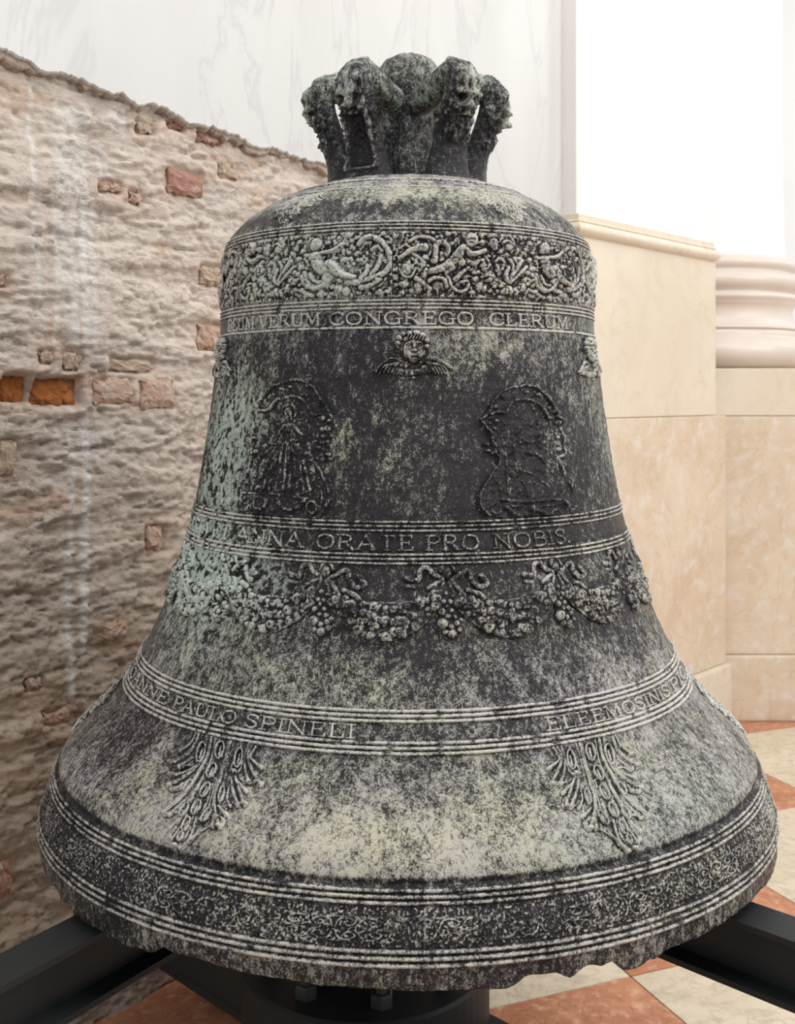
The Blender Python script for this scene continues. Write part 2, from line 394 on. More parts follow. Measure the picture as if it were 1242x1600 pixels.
slab('broken_plaster_edge', lambda t: rag_z(t)+0.004-0.040*np.clip(fbm(t*9, t*0+8.1, 33, 4)-0.28, 0, 1)-0.016*fbm(t*60, t*0, 34, 4), -0.03, 0.012, M_EDGE, 0.010)

# --- right: pilaster on a tall stone base, wall return
P0 = np.array([0.548, 3.36]); PD = np.array([0.676, 0.737]); PN = np.array([0.737, -0.676])
wall_right = thing('wall_right', None, None, kind='structure')
block('pilaster_shaft', (0.0, -0.5, 1.70), (0.86, 0.0, 4.2), P0, PD, PN, M_SHAFT, wall_right, 0.003)
block('pilaster_return', (-0.004, -0.5, 1.70), (0.0015, -0.0035, 4.2), P0, PD, PN, M_RETURN, wall_right, 0)
def profile_block(name, prof, a0, a1, back, mat):
    """horizontal moulding round three sides of the pilaster: prof = (outward, z) list, bottom to top"""
    vs = []; n = len(prof)
    for (b, z) in prof:
        vs += [(a0-b, -back, z), (a0-b, b, z), (a1+b, b, z), (a1+b, -back, z)]
    fs = []
    for i in range(n-1):
        for k in range(3): fs.append([i*4+k, i*4+k+1, (i+1)*4+k+1, (i+1)*4+k])
    fs.append([3, 2, 1, 0]); fs.append([(n-1)*4+k for k in range(4)])
    return link_mesh(name, frame_xform(vs, P0, PD, PN), [f[::-1] for f in fs], mat, wall_right, False)
roll = [(0.008+0.016*math.sin(math.pi*q/10)**0.7, 1.690+0.042*q/10) for q in range(11)]
profile_block('cornice', [(0.004, 1.688)]+roll+[(0.012, 1.734), (0.006, 1.740), (0.006, 1.756), (-0.02, 1.757)], 0.0, 0.872, 0.4, M_CREAM)
block('dado_block', (0.02, -0.5, 1.133), (0.896, 0.004, 1.69), P0, PD, PN, M_CREAM, wall_right, 0.004)
block('lower_block', (-0.02, -0.5, 0.2245), (0.963, 0.010, 1.1315), P0, PD, PN, M_CREAM2, wall_right, 0.004)
block('plinth', (-0.04, -0.5, 0.0), (0.975, 0.030, 0.223), P0, PD, PN, M_CREAM, wall_right, 0.01)

column = thing('column', 'white round column on a cream stone pedestal with pinkish ringed base at right edge', 'column', (1.255, 4.53, 0))
def rel(o, p):  # keep world placement under a moved empty
    o.matrix_parent_inverse = p.matrix_world.inverted() if False else o.matrix_parent_inverse
def colblock(name, lo, hi, mat, bev=0.004):
    vs, fs = box_geo(lo, hi, bev); vs = np.asarray(vs)-np.array([1.255, 4.53, 0])
    return link_mesh(name, vs, fs, mat, column, False)
colblock('pedestal_foot', (0.9, 4.085, 0.0), (2.6, 5.1, 0.243), M_CREAM2, 0.008)
colblock('pedestal_die', (0.92, 4.104, 0.2445), (2.6, 5.1, 1.128), M_CREAM2)
colblock('pedestal_cap', (0.92, 4.104, 1.1295), (2.6, 5.1, 1.306), M_CREAM)
def bead(r0, r1, z0, z1, n=8, k=1.0):
    return [(r0+(r1-r0)*math.sin(math.pi*q/n)**k, z0+(z1-z0)*q/n) for q in range(n+1)]
prof = [(0.30, 1.306), (0.375, 1.307)]+bead(0.385, 0.435, 1.310, 1.432, 12, 0.7)+[(0.385, 1.436), (0.385, 1.455)]+bead(0.375, 0.39, 1.457, 1.470, 5)
prof += [(0.370, 1.474), (0.355, 1.50), (0.352, 1.53), (0.358, 1.555), (0.372, 1.565)]+bead(0.372, 0.385, 1.567, 1.60, 6)+[(0.362, 1.603)]
prof += bead(0.362, 0.392, 1.607, 1.682, 10, 0.7)+[(0.355, 1.686)]+bead(0.352, 0.370, 1.69, 1.735, 8, 0.7)+[(0.335, 1.745), (0.30, 1.747)]
prof = [(r+0.0 if r < 0.301 else r-0.01, z) for r, z in prof]
V, Fc = lathe(prof, 96); link_mesh('base_moulding', V, Fc, M_TORUS, column, True)
V, Fc = lathe([(0.318, 1.74), (0.316, 1.78), (0.31, 1.83), (0.305, 2.2), (0.30, 4.2)], 64)
link_mesh('shaft', V, Fc, M_SHAFT, column, True)
wb = link_mesh('wall_back', [(-1, 6.2, 0), (6, 6.2, 0), (6, 6.2, 4.2), (-1, 6.2, 4.2), (-1, 6.4, 0), (6, 6.4, 0), (6, 6.4, 4.2), (-1, 6.4, 4.2)],
     [[0, 1, 2, 3], [5, 4, 7, 6], [1, 5, 6, 2], [4, 0, 3, 7], [3, 2, 6, 7]], M_BACK, None, False)
wb['kind'] = 'structure'

# ------------------------------------------------------------------ steel stand
SC = np.array([-0.054, 1.884])
stand = thing('bell_stand', 'black painted steel beam cross with bolted centre flange carrying the bronze bell', 'stand', (SC[0], SC[1], 0))
def ibeam(name, d, t0, t1, ztop, hgt, w, tf, tw, parent):
    d = np.array(d)/np.linalg.norm(d); n = np.array([-d[1], d[0]])
    pr = [(-w/2, 0), (w/2, 0), (w/2, -tf), (tw/2, -tf-0.003), (tw/2, -hgt+tf+0.003), (w/2, -hgt+tf), (w/2, -hgt), (-w/2, -hgt), (-w/2, -hgt+tf), (-tw/2, -hgt+tf+0.003), (-tw/2, -tf-0.003), (-w/2, -tf)]
    vs = []
    for t in (t0, t1):
        for (b, z) in pr: vs.append((d[0]*t+n[0]*b, d[1]*t+n[1]*b, ztop+z))
    k = len(pr); fs = [[i, (i+1) % k, k+(i+1) % k, k+i] for i in range(k)]
    fs += [list(range(k))[::-1], [k+i for i in range(k)]]
    return link_mesh(name, vs, fs, M_STEEL, parent, False)
ZT = 0.552
DL = (-0.53, -0.85); DR = (0.707, -0.707)
ibeam('beam', DL, 0.04, 0.98, ZT, 0.085, 0.062, 0.008, 0.012, stand)
ibeam('beam', DR, 0.04, 0.98, ZT, 0.085, 0.062, 0.008, 0.012, stand)
ibeam('beam', (0.53, 0.85), 0.04, 0.46, ZT, 0.085, 0.062, 0.008, 0.012, stand)
ibeam('beam', (-0.707, 0.707), 0.04, 0.46, ZT, 0.085, 0.062, 0.008, 0.012, stand)
for d in (DL, DR):
    dd = np.array(d)/np.linalg.norm(d); nn = np.array([-dd[1], dd[0]])
    vs, fs = box_geo((0.90, -0.03, 0.0), (0.96, 0.03, ZT-0.085), 0.004)
    link_mesh('leg', frame_xform(vs, (0, 0), dd, nn), fs, M_STEEL, stand, False)
dd = np.array(DR); dd = dd/np.linalg.norm(dd); nn = np.array([-dd[1], dd[0]])
vs, fs = box_geo((-0.5, -0.15, 0.132), (0.62, 0.15, 0.15), 0.003)
link_mesh('base_plate', frame_xform(vs, (0, 0), dd, nn), fs, M_STEEL, stand, False)
vs, fs = box_geo((-0.46, 0.0, 0.0), (0.58, 0.12, 0.132), 0.004)
link_mesh('base_foot', frame_xform(vs, (0, 0), dd, nn), fs, M_STEEL, stand, False)
V, Fc = lathe([(0.0, 0.15), (0.205, 0.15), (0.21, 0.155), (0.21, 0.245), (0.205, 0.25), (0.11, 0.252), (0.10, 0.26), (0.10, ZT-0.03), (0.17, ZT-0.028), (0.17, ZT-0.004), (0.0, ZT-0.004)], 64)
link_mesh('centre_post', V, Fc, M_STEEL, stand, False)
for k in range(8):
    a = math.radians(22.5+45*k-12)
    bx, by = 0.16*math.sin(a), -0.16*math.cos(a)
    V, Fc = lathe([(0.0, 0.25), (0.019, 0.25), (0.019, 0.268), (0.016, 0.271), (0.010, 0.271), (0.010, 0.288), (0, 0.288)], 6, bx, by)
    link_mesh('bolt', V, Fc, M_BOLT, stand, False)

# ------------------------------------------------------------------ bell
BX, BY = 0.015, 1.728
D0 = 1.728
CP = [(0.02, -0.322), (0.08, -0.322), (0.125, -0.3215), (0.140, -0.3195), (0.158, -0.314), (0.190, -0.3005), (0.220, -0.285), (0.245, -0.268), (0.262, -0.252),
      (0.2745, -0.236), (0.2790, -0.2255), (0.2815, -0.21), (0.2835, -0.18), (0.285, -0.15), (0.286, -0.122), (0.2880, -0.09), (0.2945, -0.0485), (0.3023, 0.019), (0.3132, 0.087),
      (0.327, 0.164), (0.337, 0.2045), (0.3473, 0.240), (0.3655, 0.296), (0.3874, 0.3467), (0.406, 0.3817), (0.4245, 0.4145), (0.446, 0.4437), (0.486, 0.4830),
      (0.511, 0.510), (0.5215, 0.5275), (0.5225, 0.532), (0.5275, 0.545), (0.5385, 0.572), (0.5456, 0.6008), (0.5475, 0.620), (0.547, 0.6335)]
CP = np.array(CP)
def catmull(P, n):
    P = np.asarray(P, float); Q = np.vstack([2*P[0]-P[1], P, 2*P[-1]-P[-2]]); out = []
    for i in range(1, len(Q)-2):
        t = np.linspace(0, 1, n, endpoint=False)[:, None]
        out.append(0.5*((2*Q[i])+(-Q[i-1]+Q[i+1])*t+(2*Q[i-1]-5*Q[i]+4*Q[i+1]-Q[i+2])*t**2+(-Q[i-1]+3*Q[i]-3*Q[i+1]+Q[i+2])*t**3))
    out.append(P[-1:]); return np.vstack(out)
pc = catmull(CP, 12)
seg = np.r_[0, np.cumsum(np.linalg.norm(np.diff(pc, axis=0), axis=1))]
SMAX = seg[-1]
def prof_at(s):
    s = np.clip(s, 0, SMAX); r = np.interp(s, seg, pc[:, 0]); d = np.interp(s, seg, pc[:, 1])
    e = 0.004; r1 = np.interp(s+e, seg, pc[:, 0]); r0 = np.interp(s-e, seg, pc[:, 0]); d1 = np.interp(s+e, seg, pc[:, 1]); d0 = np.interp(s-e, seg, pc[:, 1])
    tr, td = r1-r0, d1-d0; l = np.hypot(tr, td)+1e-9
    return r, d, td/l, tr/l          # radius, depth below camera, normal (outward, up)
def surf(phi, s, h=0.0):
    r, d, nr, nz = prof_at(s); rr = r+nr*h
    return np.stack([rr*np.sin(phi), -rr*np.cos(phi), (CAM_H-d)+nz*h], -1)   # relative to bell axis at the floor
def proj(phi, s):
    p = surf(phi, s); z = p[..., 1]+BY
    return CX+F*(p[..., 0]+BX)/z, CY+F*(CAM_H-p[..., 2])/z
_s = np.linspace(0.10, SMAX, 4000); _y = proj(np.zeros_like(_s), _s)[1]
_k = np.argmax(_y > 279); _s = _s[_k:]; _y = np.maximum.accumulate(_y[_k:])
def s_of(y): return np.interp(y, _y, _s)
def y_of(s): return np.interp(s, _s, _y)
def phi_of(x, s):
    ph = np.linspace(-1.35, 1.35, 600); xs = proj(ph, np.full_like(ph, s))[0]
    k0, k1 = np.argmin(xs), np.argmax(xs)
    return float(np.interp(x, xs[k0:k1+1], ph[k0:k1+1]))

bell = thing('bell', 'large old bronze church bell with green patina, relief friezes and raised inscriptions', 'bell', (BX, BY, 0))

def zones(phi, s):
    """patina, green, yellow maps of the bronze: where verdigris and lime sit on this bell"""
    y = y_of(s); d = np.degrees(phi); d = (d+180) % 360-180
    r = prof_at(s)[0]; uu = phi/(2*math.pi)*64; vv = s*24
    n = fbm(uu, vv*0.5, 301, 5, wrap=64)-0.5; n2 = fbm(uu*2, vv*0.35, 311, 4, wrap=128)-0.5
    dd = d+n*26; yy = y+n2*70
    g = lambda cx, cy, sx, sy, a: a*np.exp(-((dd-cx)/sx)**2-((yy-cy)/sy)**2)
    pat = np.interp(y, [270, 300, 325, 340, 360, 470, 512, 522, 560, 810, 890, 1000, 1060, 1110, 1180, 1250, 1370, 1376, 1386, 1416, 1484, 1515, 1550],
                       [.62, .66, .30, .42, .36, .36, .38, .10, -.02, -.04, .06, .20, .34, .44, .42, .50, .60, .12, .18, .16, .16, .30, .30])  # frieze ground lowered as painted recess shade; groove above lip darker
    pat = pat+g(-60, 720, 22, 160, 1.0)+g(-52, 930, 22, 90, .8)+g(-30, 560, 14, 60, .12)+g(-40, 640, 14, 40, .30)+g(-24, 415, 22, 44, .45)
    pat = pat+g(6, 545, 16, 40, .46)+g(-6, 690, 9, 90, .46)+g(25, 545, 14, 40, .3)+g(8, 720, 5, 90, .14)+g(70, 700, 24, 220, .40)+g(55, 560, 14, 60, .18)+g(38, 560, 8, 60, .16)
    pat = pat+g(-3, 1310, 24, 60, .24)+g(-28, 1050, 20, 50, .12)-g(-65, 1230, 24, 90, .24)-g(5, 1040, 8, 40, .18)+g(65, 1150, 24, 90, .20)+g(34, 1290, 14, 40, .05)
    pat = pat+g(70, 330, 20, 18, .18)-g(-48, 322, 30, 9, .45)-g(5, 328, 30, 9, .20)+g(75, 1450, 25, 60, .18)-g(-65, 1500, 25, 90, .12)+n*0.5
    grn = 0.10+g(-60, 720, 28, 180, 1.0)+g(-55, 930, 28, 110, .9)+g(-26, 415, 24, 60, .7)+g(75, 700, 24, 300, .5)+g(40, 1330, 20, 60, .3)+g(-30, 1100, 30, 80, .2)-g(-60, 1200, 30, 90, .2)
    yel = g(-2, 1310, 26, 60, .55)+g(-6, 690, 8, 100, .35)+g(0, 310, 30, 14, .25)+g(60, 1500, 20, 40, .4)+g(-20, 1060, 30, 60, .25)
    zl = np.clip(g(-60, 720, 24, 170, 1)+g(-52, 930, 22, 90, 1), 0, 1); pt = fbm(phi/(2*math.pi)*420, s*150, 331, 3, wrap=420)
    pat = pat-1.2*zl*sstep(.58, .66, pt)
    return np.clip(pat, -.3, 1.1), np.clip(grn, 0, 1), np.clip(yel, 0, 1)

# body: outer skin, ragged lip, inner skin
NP, NS = 640, 440
ph = np.linspace(-math.pi, math.pi, NP, endpoint=False); ss = np.linspace(0, SMAX, NS)
PH, SS = np.meshgrid(ph, ss, indexing='ij')
uu = (PH+math.pi)/(2*math.pi)
hh = 0.0022*(fbm(uu*160, SS*80, 201, 4, wrap=160)-0.5)+0.0016*(fbm(uu*480, SS*150, 211, 3, wrap=480)-0.5)
yv = y_of(SS)
hh *= 1+1.2*np.exp(-(((np.degrees(PH)+58)/20)**2))*sstep(600, 700, yv)*(1-sstep(960, 1010, yv))
hh -= 0.0022*sstep(.58, .68, fbm(PH/(2*math.pi)*420, SS*150, 331, 3, wrap=420))*np.clip(np.exp(-((np.degrees(PH)+60)/24)**2), 0, 1)*sstep(600, 680, yv)*(1-sstep(960, 1010, yv))
hh += -0.0030*sstep(1374, 1377, yv)*(1-sstep(1383, 1389, yv))
Pv = surf(PH, SS, hh)
# the lip is broken along its lower edge
chip = fbm(uu[:, :1]*52, uu[:, :1]*0, 221, 3, 0.6, wrap=52)
dgl = np.degrees(PH[:, :1])
left = np.exp(-((dgl+42)/17)**4); mid_ = np.exp(-((dgl-21)/12)**4)
cut = (0.003+0.013*left+0.011*mid_)*(sstep(0.25, 0.75, chip)-0.4)*1.3
fine_c = fbm(uu[:, :1]*190, uu[:, :1]*0, 231, 3, wrap=190)
cut += 0.0035*(fine_c-0.5)*(0.6+left+mid_)
# a bite in the lip right of the middle
cut += 0.014*np.exp(-((dgl-14.9)/3.0)**4)
wgt = sstep(1500, 1548, yv)
Pv[..., 2] += cut*wgt
inner = []
for k, (dr, dz) in enumerate([(-0.004, -0.0010), (-0.020, 0.0), (-0.045, 0.004)]):
    q = surf(ph, np.full(NP, SMAX)); ang = ph
    rr = prof_at(np.array(SMAX))[0]+dr
    zz = CAM_H-prof_at(np.array(SMAX))[1]+dz+cut[:, 0]+0.001*(chip[:, 0]-.5)
    inner.append(np.stack([rr*np.sin(ang), -rr*np.cos(ang), zz], 1))
for (R_, d_) in [(0.485, 0.55), (0.42, 0.46), (0.36, 0.36), (0.315, 0.25), (0.285, 0.10), (0.262, -0.05), (0.250, -0.2), (0.20, -0.26), (0.10, -0.285), (0.01, -0.288)]:
    inner.append(np.stack([R_*np.sin(ph), -R_*np.cos(ph), np.full(NP, CAM_H-d_)], 1))
allv = np.concatenate([Pv]+[q[:, None, :] for q in inner], 1)
nt_ = allv.shape[1]
pz, gz, yz = zones(PH, SS)
pad = nt_-NS
ex = lambda a, v: np.concatenate([a, np.full((NP, pad), v)], 1).ravel()
link_mesh('body', allv.reshape(-1, 3), grid_faces(NP, nt_, True)[:, ::-1], M_BRONZE, bell, True,
          {'patina': ex(pz, .15), 'green': ex(gz, .2), 'yellow': ex(yz, 0), 'rub': ex(np.zeros_like(pz), 0)})

# raised mouldings
def moulding(ys, rad, hgt, seed, name='ring_moulding'):
    s_m = [float(s_of(y)) for y in ys]
    lo, hi = s_m[0]-rad*1.6, s_m[-1]+rad*1.6
    n = max(9, int((hi-lo)/0.0007)); sg = np.linspace(lo, hi, n); pp = np.linspace(-math.pi, math.pi, 540, endpoint=False)
    A, S_ = np.meshgrid(pp, sg, indexing='ij')
    u = (A+math.pi)/(2*math.pi)
    wob = 0.0007*(fbm(u*40, u*0, seed, 3, wrap=40)-0.5)
    h = np.full(A.shape, -0.0022)
    for k, sm in enumerate(s_m):
        q = np.abs(S_-sm-wob)/rad
        h = np.maximum(h, np.where(q < 1, hgt*np.sqrt(np.clip(1-q*q, 0, 1)), -0.0016))
    if len(ys) > 1:
        inside = (S_ > s_m[0]) & (S_ < s_m[-1]); h = np.where(inside, np.maximum(h, -0.0006), h)
    h = h*(0.85+0.3*fbm(u*300, S_*200, seed+3, 3, wrap=300))
    h = h-0.0016*sstep(.74, .8, fbm(u*220, S_*60, seed+9, 2, wrap=220))*(h > 0)
    a, g, y_ = zones(A, S_)
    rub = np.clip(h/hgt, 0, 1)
    a = np.clip(a*0.8+0.12, 0, 1)  # below, patina drops between ridges: crease shade put into the colour
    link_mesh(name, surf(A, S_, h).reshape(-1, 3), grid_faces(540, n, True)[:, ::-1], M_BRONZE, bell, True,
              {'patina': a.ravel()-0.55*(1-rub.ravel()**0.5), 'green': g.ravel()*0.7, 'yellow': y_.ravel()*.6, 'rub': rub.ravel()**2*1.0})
moulding([280], 0.0030, 0.0022, 401); moulding([291], 0.0018, 0.0012, 402)
moulding([346.5, 351.5, 357], 0.0017, 0.0026, 403)
moulding([469, 475, 481], 0.0019, 0.0026, 404); moulding([512], 0.0022, 0.0022, 405)
moulding([816, 822.5, 829.5], 0.0020, 0.0028, 406); moulding([867, 874, 881], 0.0021, 0.0028, 407)
moulding([1112, 1120, 1128], 0.0026, 0.0032, 408); moulding([1162, 1170.5, 1179], 0.0027, 0.0032, 409)
moulding([1392, 1402, 1412], 0.0027, 0.0034, 410); moulding([1487, 1498, 1509], 0.0029, 0.0036, 411)

# ------------------------------------------------------------------ relief drawing
class Field:
    """height field over sample points (x, y) of any 2-D frame"""
    def __init__(s, x, y): s.x = x; s.y = y; s.h = np.zeros_like(x)
    def _sel(s, x0, x1, y0, y1):
        return np.nonzero((s.x > x0) & (s.x < x1) & (s.y > y0) & (s.y < y1))
    def ball(s, cx, cy, rx, ry=None, h=1.0, ang=0.0, p=0.5):
        ry = ry or rx; R = max(rx, ry); i = s._sel(cx-R, cx+R, cy-R, cy+R)
        if not len(i[0]): return
        c, sn = math.cos(math.radians(ang)), math.sin(math.radians(ang)); dx = s.x[i]-cx; dy = s.y[i]-cy
        q = ((dx*c+dy*sn)/rx)**2+((-dx*sn+dy*c)/ry)**2
        s.h[i] = np.maximum(s.h[i], np.where(q < 1, h*np.clip(1-q, 0, 1)**p, 0))
    def dist(s, pts, i):
        X, Y = s.x[i], s.y[i]; best = np.full(X.shape, 1e9); tt = np.zeros(X.shape); n = len(pts)-1
        for k in range(n):
            a, b = pts[k], pts[k+1]; ab = b-a; L = ab@ab+1e-12
            t = np.clip(((X-a[0])*ab[0]+(Y-a[1])*ab[1])/L, 0, 1)
            d = np.hypot(X-a[0]-t*ab[0], Y-a[1]-t*ab[1]); m = d < best
            best = np.where(m, d, best); tt = np.where(m, (k+t)/n, tt)
        return best, tt
    def add(s, cx, cy, rx, ry, h):
        i = s._sel(cx-rx, cx+rx, cy-ry, cy+ry)
        if len(i[0]):
            q = ((s.x[i]-cx)/rx)**2+((s.y[i]-cy)/ry)**2; s.h[i] = s.h[i]+h*np.clip(1-q, 0, 1)**1.5
    def line(s, pts, r, h=1.0, r1=None, sm=4, p=0.5, flat=0.0, sub=False):
        P = catmull(pts, sm) if (sm > 1 and len(pts) > 2) else np.array(pts, float)
        r1 = r if r1 is None else r1; R = max(r, r1)
        i = s._sel(P[:, 0].min()-R, P[:, 0].max()+R, P[:, 1].min()-R, P[:, 1].max()+R)
        if not len(i[0]): return
        d, t = s.dist(P, i); rr = r+(r1-r)*t; q = d/rr
        if flat: v = h*np.clip((1-q)/flat, 0, 1)
        else: v = h*np.clip(1-q*q, 0, 1)**p
        if sub: s.h[i] = s.h[i]-v
        else: s.h[i] = np.maximum(s.h[i], v)
    def ring(s, cx, cy, rx, ry, r, h, a0=0, a1=360):
        a = np.radians(np.linspace(a0, a1, 16)); s.line([(cx+rx*math.cos(t), cy+ry*math.sin(t)) for t in a], r, h, sm=1)
    def dig(s, cx, cy, rx, ry, h):
        i = s._sel(cx-rx, cx+rx, cy-ry, cy+ry)
        if len(i[0]):
            q = ((s.x[i]-cx)/rx)**2+((s.y[i]-cy)/ry)**2; s.h[i] = s.h[i]-h*np.clip(1-q, 0, 1)
    def poly(s, pts, h, add=False):
        P = catmull(list(pts)+[pts[0]], 4); X, Y = s.x, s.y; ins = np.zeros(X.shape, bool)
        for k in range(len(P)-1):
            (xa, ya), (xb, yb) = P[k], P[k+1]
            if ya == yb: continue
            c = ((ya > Y) != (yb > Y)) & (X < (xb-xa)*(Y-ya)/(yb-ya)+xa); ins ^= c
        s.h = np.where(ins, np.maximum(s.h, h) if not add else s.h+h, s.h)

def relief(name, parent, phi_c, wid, s0, s1, res, fn, thr=0.0002, rough=0.12, seed=1, darken=0.0, rubk=1.0):
    """raised ornament that follows the bell: fn(phi_local, s) -> height in metres"""
    sm = (s0+s1)/2; r = float(prof_at(np.array(sm))[0]); hw = wid/2/r
    nu = max(4, int(wid/res)); nv = max(4, int((s1-s0)/res))
    pl = np.linspace(-hw, hw, nu); sv = np.linspace(s0, s1, nv); A, S_ = np.meshgrid(pl, sv, indexing='ij')
    h = fn(A, S_)
    nz = fbm((A+phi_c+9)*r/0.004, S_/0.004, seed, 3)-0.5
    h = np.where(h > 0, h*(1+rough*2*nz)+0.0004*nz, h)
    keep = h > thr
    k2 = keep.copy(); k2[1:] |= keep[:-1]; k2[:-1] |= keep[1:]; k2[:, 1:] |= keep[:, :-1]; k2[:, :-1] |= keep[:, 1:]
    hv = np.where(keep, h, -0.0012)
    fc = grid_faces(nu, nv); m = k2.ravel()[fc].all(1) & keep.ravel()[fc].any(1); fc = fc[m]
    if not len(fc): return None
    a, g, y_ = zones(A+phi_c, S_)
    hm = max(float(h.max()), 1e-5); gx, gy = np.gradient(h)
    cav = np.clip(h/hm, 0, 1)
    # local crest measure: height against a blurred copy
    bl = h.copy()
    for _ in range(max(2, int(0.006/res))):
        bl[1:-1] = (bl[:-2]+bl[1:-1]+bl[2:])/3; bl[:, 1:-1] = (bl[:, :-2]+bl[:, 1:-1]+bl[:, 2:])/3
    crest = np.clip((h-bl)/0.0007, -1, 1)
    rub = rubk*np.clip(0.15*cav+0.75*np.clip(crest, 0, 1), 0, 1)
    a = a-darken+0.15*rubk*cav-0.45*np.clip(-crest, 0, 1)  # hollows between crests darkened in colour, cavity shade painted into the patina
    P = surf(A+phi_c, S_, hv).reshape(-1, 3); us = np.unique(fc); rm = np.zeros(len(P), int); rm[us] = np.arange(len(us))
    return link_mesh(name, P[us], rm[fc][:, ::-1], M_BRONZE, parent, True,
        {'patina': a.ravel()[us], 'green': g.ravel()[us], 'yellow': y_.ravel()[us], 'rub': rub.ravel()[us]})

def crop_fn(phi_ref, x0, y0, sc, draw):
    """draw(Field) works in the enlarged frame whose origin is (x0, y0) and scale sc, seen with the ornament turned to phi_ref"""
    def fn(A, S_):
        x, y = proj(A+phi_ref, S_); f = Field((x-x0)*sc, (y-y0)*sc); draw(f); return f.h
    return fn
mm = 0.001

# ---- frieze of putti, scrolls and garlands
def frieze_a(f):     # reclining child, lyre scrolls
    b, l = f.ball, f.line
    b(225, 480, 82, 68, 5*mm); l([(150, 470), (190, 540), (260, 545), (300, 480)], 14, 6*mm); b(370, 432, 44, 34, 4*mm); b(190, 615, 58, 36, 5*mm); b(330, 655, 48, 62, 4*mm); b(270, 690, 32, 40, 4*mm)
    l([(310, 560), (360, 590), (440, 660)], 28, 5*mm); b(530, 625, 70, 62, 4*mm); l([(430, 585), (500, 555), (580, 575), (605, 640)], 24, 6*mm)
    l([(620, 560), (650, 640), (720, 690), (800, 660), (800, 590), (740, 600)], 20, 5*mm); l([(680, 590), (760, 600)], 15, 4*mm); l([(690, 570), (740, 510), (815, 455)], 32, 6*mm, 16)
    b(870, 505, 34, 28, 4*mm); b(905, 500, 26, 24, 5*mm); b(880, 565, 40, 34, 4*mm); b(915, 640, 50, 60, 4*mm); b(960, 660, 30, 36, 5*mm); b(760, 690, 50, 34, 4*mm); b(850, 700, 36, 30, 4*mm)
    for x, y, r in [(40, 120, 26), (110, 150, 30), (190, 120, 26), (230, 150, 22), (280, 125, 22), (350, 130, 18), (420, 115, 20), (470, 120, 22), (620, 130, 30), (680, 120, 26), (700, 200, 34), (650, 230, 26), (730, 105, 20),
                    (60, 640, 30), (110, 560, 26), (40, 700, 36), (90, 740, 26), (120, 620, 22), (170, 700, 28), (230, 730, 22), (420, 730, 26), (560, 730, 20), (640, 735, 22), (930, 740, 26), (40, 560, 26), (100, 480, 20), (60, 380, 24)]:
        b(x, y, r, r*0.85, 3.5*mm)
    l([(250, 200), (330, 160), (430, 165), (490, 198)], 22, 5*mm); b(510, 165, 19, 19, 5*mm); b(552, 165, 18, 18, 5*mm)
    l([(150, 365), (240, 300), (330, 262), (400, 262)], 20, 6*mm, 48); b(285, 240, 26, 22, 4*mm); b(395, 362, 30, 28, 5*mm); l([(280, 320), (340, 360), (375, 402)], 18, 4*mm)
    l([(150, 270), (210, 235), (250, 262)], 16, 4*mm); l([(160, 310), (200, 290)], 12, 3*mm); l([(430, 190), (450, 250), (440, 330)], 16, 3.5*mm)
    l([(488, 385), (500, 300), (500, 240), (560, 208), (612, 260), (600, 325)], 34, 6*mm, 36); b(482, 388, 42, 34, 6*mm); b(550, 382, 22, 20, 4*mm); b(550, 325, 28, 30, 5*mm); f.dig(545, 270, 26, 34, 4*mm)
    # the child
    l([(430, 495), (540, 470), (640, 430)], 30, 6*mm, 58); l([(404, 480), (388, 540)], 24, 6*mm); l([(640, 455), (600, 500)], 26, 5*mm)
    l([(640, 430), (690, 370), (755, 275)], 66, 8*mm, 48); b(735, 405, 52, 48, 8.5*mm); l([(765, 265), (840, 325), (955, 300)], 34, 9*mm, 24); b(965, 292, 26, 20, 8*mm)
    l([(820, 400), (870, 420), (905, 395)], 26, 5*mm)
    b(845, 190, 66, 72, 10*mm); b(820, 235, 36, 30, 10*mm); b(770, 130, 20, 18, 5*mm)
    b(930, 150, 34, 32, 5*mm); b(940, 215, 36, 34, 6*mm); l([(900, 220), (960, 210)], 14, 7*mm)
